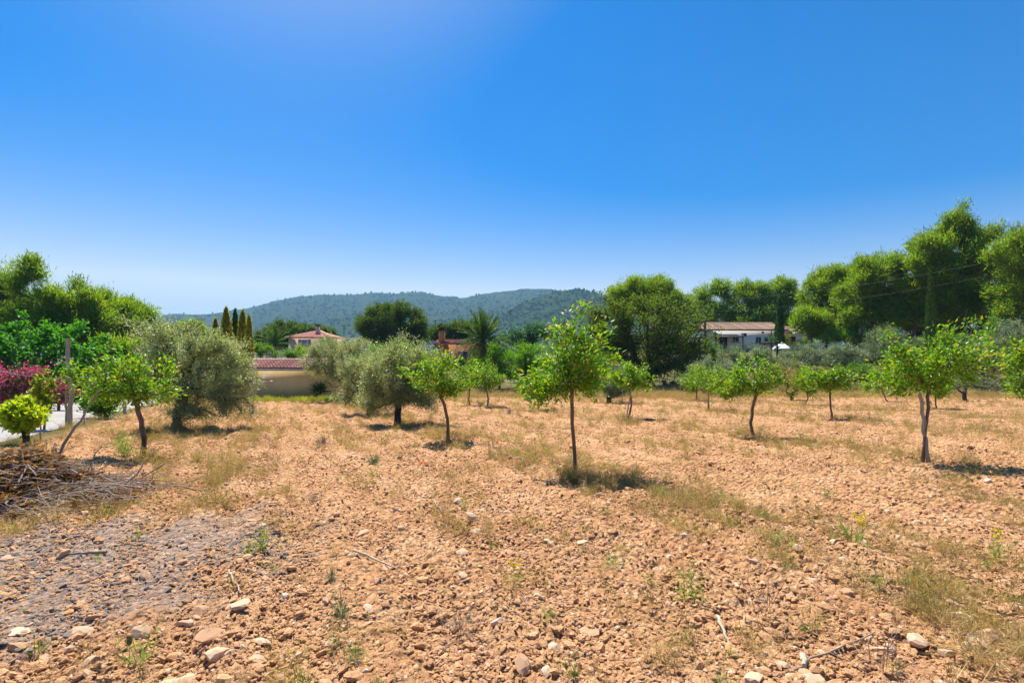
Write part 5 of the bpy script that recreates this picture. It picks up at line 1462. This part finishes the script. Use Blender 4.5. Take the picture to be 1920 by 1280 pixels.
# ------------------------------------------------------------------ stones
def rock_mesh(seed, flat=0.65, mat='stone', sub=2):
    import bmesh
    r = np.random.default_rng(seed)
    bm = bmesh.new(); bmesh.ops.create_icosphere(bm, subdivisions=sub, radius=1.0)
    pl = r.normal(size=(9, 3)); pl /= np.linalg.norm(pl, axis=1)[:, None]; dd = r.uniform(0.45, 0.85, 9)
    sx = r.uniform(0.75, 1.3)
    for v in bm.verts:
        p = np.array(v.co)
        for q in range(9):
            s = p @ pl[q]
            if s > dd[q]: p = p - pl[q] * (s - dd[q])
        p = p * (1 + 0.06 * math.sin(p[0] * 7 + seed) * math.cos(p[1] * 6 + p[2] * 5))
        v.co = p * np.array([sx, 1 / sx, flat])
    me = bpy.data.meshes.new('stone'); bm.to_mesh(me); bm.free()
    me.materials.append(M[mat])
    return me


rocks = [rock_mesh(40 + k, 0.5 + 0.05 * (k % 5), sub=2) for k in range(10)]
r = np.random.default_rng(99)
hand = [(395, 1200, .07), (155, 1170, .06), (405, 1228, .065), (465, 1000, .05), (270, 1078, .055), (490, 1200, .05), (235, 1078, .05), (980, 1262, .04), (1895, 1130, .08), (1798, 1145, .075),
        (1645, 1205, .075), (1635, 1180, .06), (1880, 1090, .05), (1820, 1115, .06), (1778, 1098, .06), (1465, 1252, .045), (1560, 1020, .045), (1500, 1018, .04), (1715, 1090, .045), (955, 1225, .035),
        (450, 1150, .055), (340, 1055, .05), (640, 1195, .04), (1470, 890, .05), (985, 1130, .04), (560, 1010, .03), (1525, 1090, .04), (325, 1258, .08), (560, 1262, .06), (480, 1235, .06), (30, 1185, .05),
        (870, 1092, .05), (958, 1028, .045), (310, 1040, .045), (1860, 1188, .06), (1510, 1262, .07), (1270, 1212, .05), (1000, 815, .06), (1840, 1210, .07), (1775, 1215, .05)]
st = []
for px, py, s in hand:
    x, y = px_ground(px, py); st.append((x, y, s))
while len(st) < 300:
    y = 2.7 + 6.5 * r.random() ** 1.5; x = r.uniform(-1.05, 1.05) * y
    cl = fbm(np.array([x * 0.8]), np.array([y * 0.8]), 81, 3)[0]
    if r.random() > (cl - 0.25) * 2.2 and not (x < -1.6 and y < 6 and r.random() < 0.6): continue
    st.append((x, y, 0.022 + 0.05 * r.random() ** 2.4))
for k, (x, y, s) in enumerate(st):
    o = link('stone', rocks[k % 10], ground, (x, y, float(G(x, y)) + s * 0.05), (r.normal() * 0.25, r.normal() * 0.25, r.random() * 6.28))
    sx = s * r.uniform(0.85, 1.25); o.scale = (sx * r.uniform(0.9, 1.35), sx, sx * r.uniform(0.8, 1.1))


# ------------------------------------------------------------------ clods, pebbles, weeds: instanced stuff
def scatter(name, pts, rot, scl, idx, meshes, parent=None, **kw):
    col = bpy.data.collections.new(name + '_kinds')
    for k, me in enumerate(meshes):
        o = bpy.data.objects.new('%s_kind_%02d' % (name, k), me); col.objects.link(o)
    me = bpy.data.meshes.new(name)
    n = len(pts); me.vertices.add(n); me.vertices.foreach_set('co', np.asarray(pts, np.float32).ravel())
    a = me.attributes.new('rot', 'FLOAT_VECTOR', 'POINT'); a.data.foreach_set('vector', np.asarray(rot, np.float32).ravel())
    a = me.attributes.new('scl', 'FLOAT_VECTOR', 'POINT'); a.data.foreach_set('vector', np.asarray(scl, np.float32).ravel())
    a = me.attributes.new('idx', 'INT', 'POINT'); a.data.foreach_set('value', np.asarray(idx, np.int32).ravel())
    ng = bpy.data.node_groups.new(name + '_scatter', 'GeometryNodeTree')
    ng.interface.new_socket('Geometry', in_out='INPUT', socket_type='NodeSocketGeometry')
    ng.interface.new_socket('Geometry', in_out='OUTPUT', socket_type='NodeSocketGeometry')
    gi = ng.nodes.new('NodeGroupInput'); go = ng.nodes.new('NodeGroupOutput')
    ci = ng.nodes.new('GeometryNodeCollectionInfo'); ci.inputs['Collection'].default_value = col
    ci.inputs['Separate Children'].default_value = True; ci.inputs['Reset Children'].default_value = True
    ip = ng.nodes.new('GeometryNodeInstanceOnPoints'); ip.inputs['Pick Instance'].default_value = True

    def attr(nm, ty):
        q = ng.nodes.new('GeometryNodeInputNamedAttribute'); q.data_type = ty; q.inputs['Name'].default_value = nm
        return q.outputs['Attribute']
    ng.links.new(gi.outputs[0], ip.inputs['Points']); ng.links.new(ci.outputs[0], ip.inputs['Instance'])
    ng.links.new(attr('idx', 'INT'), ip.inputs['Instance Index'])
    er = ng.nodes.new('FunctionNodeEulerToRotation')
    ng.links.new(attr('rot', 'FLOAT_VECTOR'), er.inputs[0]); ng.links.new(er.outputs[0], ip.inputs['Rotation'])
    ng.links.new(attr('scl', 'FLOAT_VECTOR'), ip.inputs['Scale'])
    ng.links.new(ip.outputs[0], go.inputs[0])
    o = link(name, me, parent)
    md = o.modifiers.new('scatter', 'NODES'); md.node_group = ng
    tag(o, kind='stuff', **kw)
    return o


def spread(n, dmin, dmax, power, wfun, r):
    out = []
    while sum(len(q) for q in out) < n:
        m = n * 2
        y = dmin + (dmax - dmin) * r.random(m) ** power; x = r.uniform(-1.15, 1.15, m) * (y + 0.6)
        w = wfun(x, y); k = r.random(m) < w
        out.append(np.stack([x[k], y[k]], -1))
    return np.concatenate(out)[:n]


small = [rock_mesh(140 + k, 0.6 + 0.06 * (k % 4), 'clod' if k < 6 else 'stone', 1) for k in range(8)]
ashy = [rock_mesh(180 + k, 0.6, 'ash_stone', 1) for k in range(2)]
r = np.random.default_rng(123)


def furrow_phase(x, y):
    v = rowv(x, y); u = U[0] * x + U[1] * y
    wob = (fbm(u * 0.35, v * 0.35, 3, 3) - 0.5) * 0.9
    return np.sin((v + wob) * 2 * np.pi / 0.72), np.sin((v + 0.4 * wob) * 2 * np.pi / 2.3 + 0.8)


def clodw(x, y):
    f1, f2 = furrow_phase(x, y)
    return (1 - 0.85 * tracks(x, y)) * field_mask(x, y) * np.clip((fbm(x * 0.9, y * 0.9, 91, 3) - 0.20) * 2.4, 0.12, 1) * (0.14 + 0.50 * np.clip(-f1 * 1.2, 0, 1) + 0.38 * np.clip(f2 * 1.2, 0, 1))


N_ = 300000
xy = spread(N_, 2.3, 40, 1.75, clodw, r)
x, y = xy[:, 0], xy[:, 1]
s = (0.006 + 0.015 * r.random(N_) ** 1.8 + 0.030 * (r.random(N_) < 0.03) * r.random(N_)) * (1 + y / 30.0)
idx = np.where(r.random(N_) < 0.9, r.integers(0, 6, N_), r.integers(6, 8, N_))
bu = (ash_mask(x, y) > 0.5) & (r.random(N_) < 0.4)
idx = np.where(bu, r.integers(8, 10, N_), idx)
scatter('soil_clods', np.stack([x, y, G(x, y) + s * 0.05], -1), r.uniform(0, 6.28, (N_, 3)) * [0.08, 0.08, 1],
        np.stack([s * r.uniform(.8, 1.5, N_), s * r.uniform(.8, 1.2, N_), s], -1), idx, small + ashy, parent=ground)


def tuft(seed, mat, n, h, w, lean, branchy=0, leafy=0, flower=None):
    """a weed about h tall, its foot at the origin"""
    r = np.random.default_rng(seed)
    mb = MB()
    a = r.random(n) * 2 * np.pi; le = np.abs(r.normal(size=n)) * lean
    dn = np.stack([np.cos(a) * np.sin(le), np.sin(a) * np.sin(le), np.cos(le)], -1)
    L = h * r.uniform(0.4, 1.1, n)
    p = r.normal(size=(n, 3)) * [0.12 * h, 0.12 * h, 0]
    v, f = leaf_geo(p, dn, L, w, r, 0.1, 0.25); mb.add(v, f)
    for k in range(branchy):
        q = p[k % n] + dn[k % n] * L[k % n] * r.uniform(0.3, 0.9, 1)
        m = 4
        d2 = dn[k % n] + r.normal(size=(m, 3)) * 0.7
        v, f = leaf_geo(np.repeat(q[None], m, 0).reshape(m, 3), d2, h * r.uniform(0.15, 0.4, m), w * 0.8, r, 0.1, 0.2); mb.add(v, f)
    for k in range(leafy):
        q = p[k % n] + dn[k % n] * L[k % n] * r.random()
        d2 = r.normal(size=(1, 3)) + [0, 0, 0.4]
        v, f = leaf_geo(q.reshape(1, 3), d2, h * r.uniform(0.1, 0.25), h * 0.035, r, 0.2, 0.2); mb.add(v, f)
    me = mb.mesh('weed', M[mat])
    return me


straws = [tuft(600 + k, 'straw', 12 + 5 * k, 1.0, 0.014, 0.75 + 0.1 * k, branchy=10 * k) for k in range(4)]
halfs = [tuft(620 + k, 'olive_straw', 10 + 4 * k, 1.0, 0.014, 0.5 + 0.15 * k, branchy=22, leafy=18) for k in range(4)]
greens = [tuft(640 + k, 'weed', 16, 1.0, 0.02, 0.5 + 0.1 * k, branchy=8, leafy=46) for k in range(4)]


def weedw(x, y):
    v = rowv(x, y) + 0.9 * (fbm(x * 0.4, y * 0.4, 95, 3) - 0.5)
    w = np.zeros_like(x)
    for c, s_, a_ in ((4.9, 0.75, 1.0), (-0.4, 0.55, 0.55), (-2.4, 0.9, 0.8), (11.8, 0.9, 0.55), (8.2, 0.35, 0.35), (19, 1.2, 0.7), (2.3, 0.3, 0.25), (26, 2, 0.6)):
        w = np.maximum(w, a_ * np.exp(-((v - c) / s_) ** 2))
    n = fbm(x * 1.3, y * 1.3, 97, 3)
    w = w * np.clip((n - 0.36) * 4, 0, 1) + 0.10 * np.clip((n - 0.5) * 8, 0, 1) + 0.07 * sstep(y, 7, 16)
    w = w * (1 - 0.85 * ash_mask(x, y)) + 0.7 * sstep(y, 34, 42)
    w = w * (0.45 + 0.55 * sstep(y, 4.5, 8)) * (1 - 0.85 * sstep(-x, 0.6, 1.6) * (1 - sstep(y, 4.4, 5.6)))
    return np.clip(w * field_mask(x, y) + 0.25 * (1 - field_mask(x, y)) * (rowv(x, y) > ROAD_V1), 0, 1)


def weeds(name, label, n, meshes, hmin, hmax, seed, wf, power=1.9, dmax=46, wide=1.3):
    r = np.random.default_rng(seed)
    xy = spread(n, 2.6, dmax, power, wf, r)
    x, y = xy[:, 0], xy[:, 1]
    h = (hmin + (hmax - hmin) * r.random(n) ** 2) * (1 + y / 60)
    return scatter(name, np.stack([x, y, G(x, y) - 0.008], -1), np.stack([r.normal(size=n) * 0.2, r.normal(size=n) * 0.2, r.random(n) * 6.28], -1),
                   np.stack([h * wide, h * wide, h], -1), r.integers(0, len(meshes), n), meshes, label=label, cat='weeds')


weeds('dry_weeds', 'dry straw-coloured weeds spread over the tilled soil', 12000, straws, 0.06, 0.26, 31, weedw, power=1.1)
weeds('withering_weeds', 'half-dry olive brown weeds in strips along the tree rows', 11000, halfs, 0.06, 0.26, 32, weedw, power=1.1)
weeds('green_weeds', 'small green weeds growing between the clods', 2600, greens, 0.04, 0.17, 33, lambda x, y: np.clip(weedw(x, y) ** 1.3 + 0.02 * field_mask(x, y), 0, 1), power=1.35)

# yellow green meadow strip along the outbuilding and the far field edge
meadow = [tuft(660 + k, 'meadow', 34, 1.0, 0.03, 0.4, branchy=6) for k in range(3)]


def edgew(x, y):
    v = rowv(x, y)
    a = np.exp(-((y - 34.3) / 1.3) ** 2) * sstep(-x, 5, 8) * (1 - sstep(-x, 21, 24))
    b = 0.25 * np.exp(-((y - 43) / 2.5) ** 2) * (x > -6)
    c = 0
    return np.clip(a + b + c, 0, 1) * np.clip((fbm(x * 0.7, y * 0.7, 99, 3) - 0.25) * 3, 0, 1)


weeds('meadow_grass', 'yellow green grass along the field edge and outbuilding wall', 4200, meadow, 0.12, 0.30, 34, edgew, power=0.5, dmax=47)
weeds('straw_edge', 'tawny dry grass along the far edge of the orchard', 4200, straws, 0.2, 0.5, 35,
      lambda x, y: np.clip(sstep(y, 37, 41) * (1 - sstep(y, 47, 50)) * (x > -7) * np.clip((fbm(x * 0.6, y * 0.6, 103, 3) - 0.3) * 3, 0, 1), 0, 1), power=0.4, dmax=50)


# ---- single plants one can point at
def plant(label, px, py, mat, h, n, lean, seed, branchy=0, leafy=0, w=0.02, cat='weed', flower=None, name='weed_plant', wide=1.0):
    x, y = px_ground(px, py)
    root = thing(name, label, cat, (x, y, float(G(x, y)) - 0.01), 'single weeds')
    o = link('stems', tuft(seed, mat, n, 1.0, w, lean, branchy, leafy), root); o.scale = (h * wide, h * wide, h)
    if flower:
        r = np.random.default_rng(seed); m = flower[1]
        a = r.random(m) * 6.28; q = np.stack([np.cos(a) * h * .25 * r.random(m), np.sin(a) * h * .25 * r.random(m), h * r.uniform(.7, 1.05, m)], -1)
        q = np.repeat(q, 5, 0); dn = r.normal(size=(m * 5, 3)) + [0, 0, .4]
        v, f = leaf_geo(q, dn, flower[2], flower[2] * .9, r, .3, .1); link('flowers', make_mesh('flowers', v, f, [M[flower[0]]]), root)


plant('dry tangled twig tuft lying in the centre foreground', 862, 1178, 'twig', 0.22, 90, 1.25, 701, 40, w=0.012, wide=1.3)
plant('dark dry twig mound right of the left weed strip', 590, 935, 'twig', 0.16, 120, 1.2, 702, 60, w=0.014, wide=1.6)
plant('blue green thistle clump in the left centre foreground', 640, 1148, 'thistle', 0.22, 36, 1.0, 703, 10, 60, w=0.028)
plant('rounded grey green cushion weed left of centre', 622, 1085, 'thistle', 0.11, 80, 0.9, 704, 0, 60, w=0.028)
plant('upright leafy green weed at the bottom left', 258, 1248, 'weed', 0.26, 14, 0.35, 705, 0, 60, w=0.028)
plant('low green weed near the bottom left corner', 70, 1215, 'weed', 0.15, 30, 0.9, 706, 0, 70, w=0.028)
plant('tall thin green weed in the left weed strip', 495, 1030, 'weed', 0.30, 18, 0.4, 707, 8, 70, w=0.025)
plant('yellow flowering weed in the right weed strip', 1610, 1015, 'weed', 0.30, 24, 0.5, 708, 10, 60, w=0.022, flower=('yellow_flower', 22, 0.02))
plant('small yellow flowering sprig in the centre foreground', 968, 1095, 'weed', 0.18, 12, 0.4, 709, 6, 30, w=0.025, flower=('yellow_flower', 9, 0.018))
plant('yellow flowering weed at the far right', 1870, 1050, 'weed', 0.26, 20, 0.45, 710, 8, 50, w=0.022, flower=('yellow_flower', 14, 0.02))
plant('tall dark upright weed at the lower right', 1738, 1150, 'olive_straw', 0.36, 26, 0.35, 711, 18, 50, w=0.02)
plant('thin bare twiggy weed right of the peeling stick', 1425, 1150, 'twig', 0.38, 14, 0.6, 712, 14, w=0.012)
plant('tall pale stemmed weed left of the peeling stick', 1290, 1110, 'weed', 0.34, 16, 0.4, 713, 8, 50, w=0.022)
plant('dead bleached grass tuft in the left foreground', 440, 1105, 'straw', 0.24, 40, 0.9, 714, 10, w=0.018)
plant('green weed with narrow leaves in the bottom centre left', 560, 1265, 'weed', 0.20, 26, 0.8, 715, 0, 30, w=0.028)
plant('dry twiggy weed in the bottom right corner area', 1660, 1262, 'twig', 0.34, 20, 0.7, 716, 20, w=0.012)
plant('bushy half-dry weed at the foot of the central tree', 1070, 900, 'olive_straw', 0.36, 110, 0.8, 717, 60, 90, w=0.016, wide=1.4)
plant('green feathery weed left of the leaning fruit tree', 235, 850, 'weed', 0.55, 60, 0.5, 718, 30, 120, w=0.016)
plant('pale bushy weed around the leaning fruit tree foot', 275, 868, 'olive_straw', 0.40, 120, 0.9, 719, 60, 60, w=0.014, wide=1.4)
plant('dry round weed clump behind the central tree', 955, 775, 'twig', 0.35, 110, 1.1, 720, 60, w=0.02, wide=1.3)
plant('dry dark weed mound in the left middle of the field', 605, 832, 'twig', 0.26, 110, 1.0, 721, 60, w=0.02, wide=1.3)
plant('bushy weed at the foot of the tilted fruit tree', 845, 832, 'olive_straw', 0.35, 110, 0.9, 722, 50, 90, w=0.016, wide=1.8)
plant('blue green spiky weed in the middle of the field', 700, 868, 'thistle', 0.25, 60, 0.9, 723, 10, 60, w=0.04, wide=1.3)
plant('red poppy in the middle of the field', 786, 886, 'weed', 0.20, 8, 0.3, 724, 0, 10, w=0.025, flower=('poppy', 1, 0.045), name='poppy')
plant('red poppy left of the central tree by the pale stick', 935, 850, 'weed', 0.22, 8, 0.3, 725, 0, 10, w=0.025, flower=('poppy', 1, 0.05), name='poppy')

# ------------------------------------------------------------------ the air: far hills fade to blue
hz = MB(); R = GROUND_R + 150
zmax = max(h1[2].max(), h2[2].max()) + 25
zmin = float(Z_.min()) - 12
hz.box((0, 0, (zmax + zmin) / 2), (2 * R, 2 * R, zmax - zmin))
m, nt, out = new_mat('haze_air')
pv = nt.nodes.new('ShaderNodeVolumePrincipled')
pv.inputs['Color'].default_value = (0.38, 0.69, 1.0, 1)
pv.inputs['Density'].default_value = 0.00017
pv.inputs['Anisotropy'].default_value = 0.0
nt.links.new(pv.outputs[0], out.inputs['Volume'])
hb = hz.build('haze', m)
tag(hb, 'thin blue haze in the air over the whole valley', 'haze', kind='stuff')
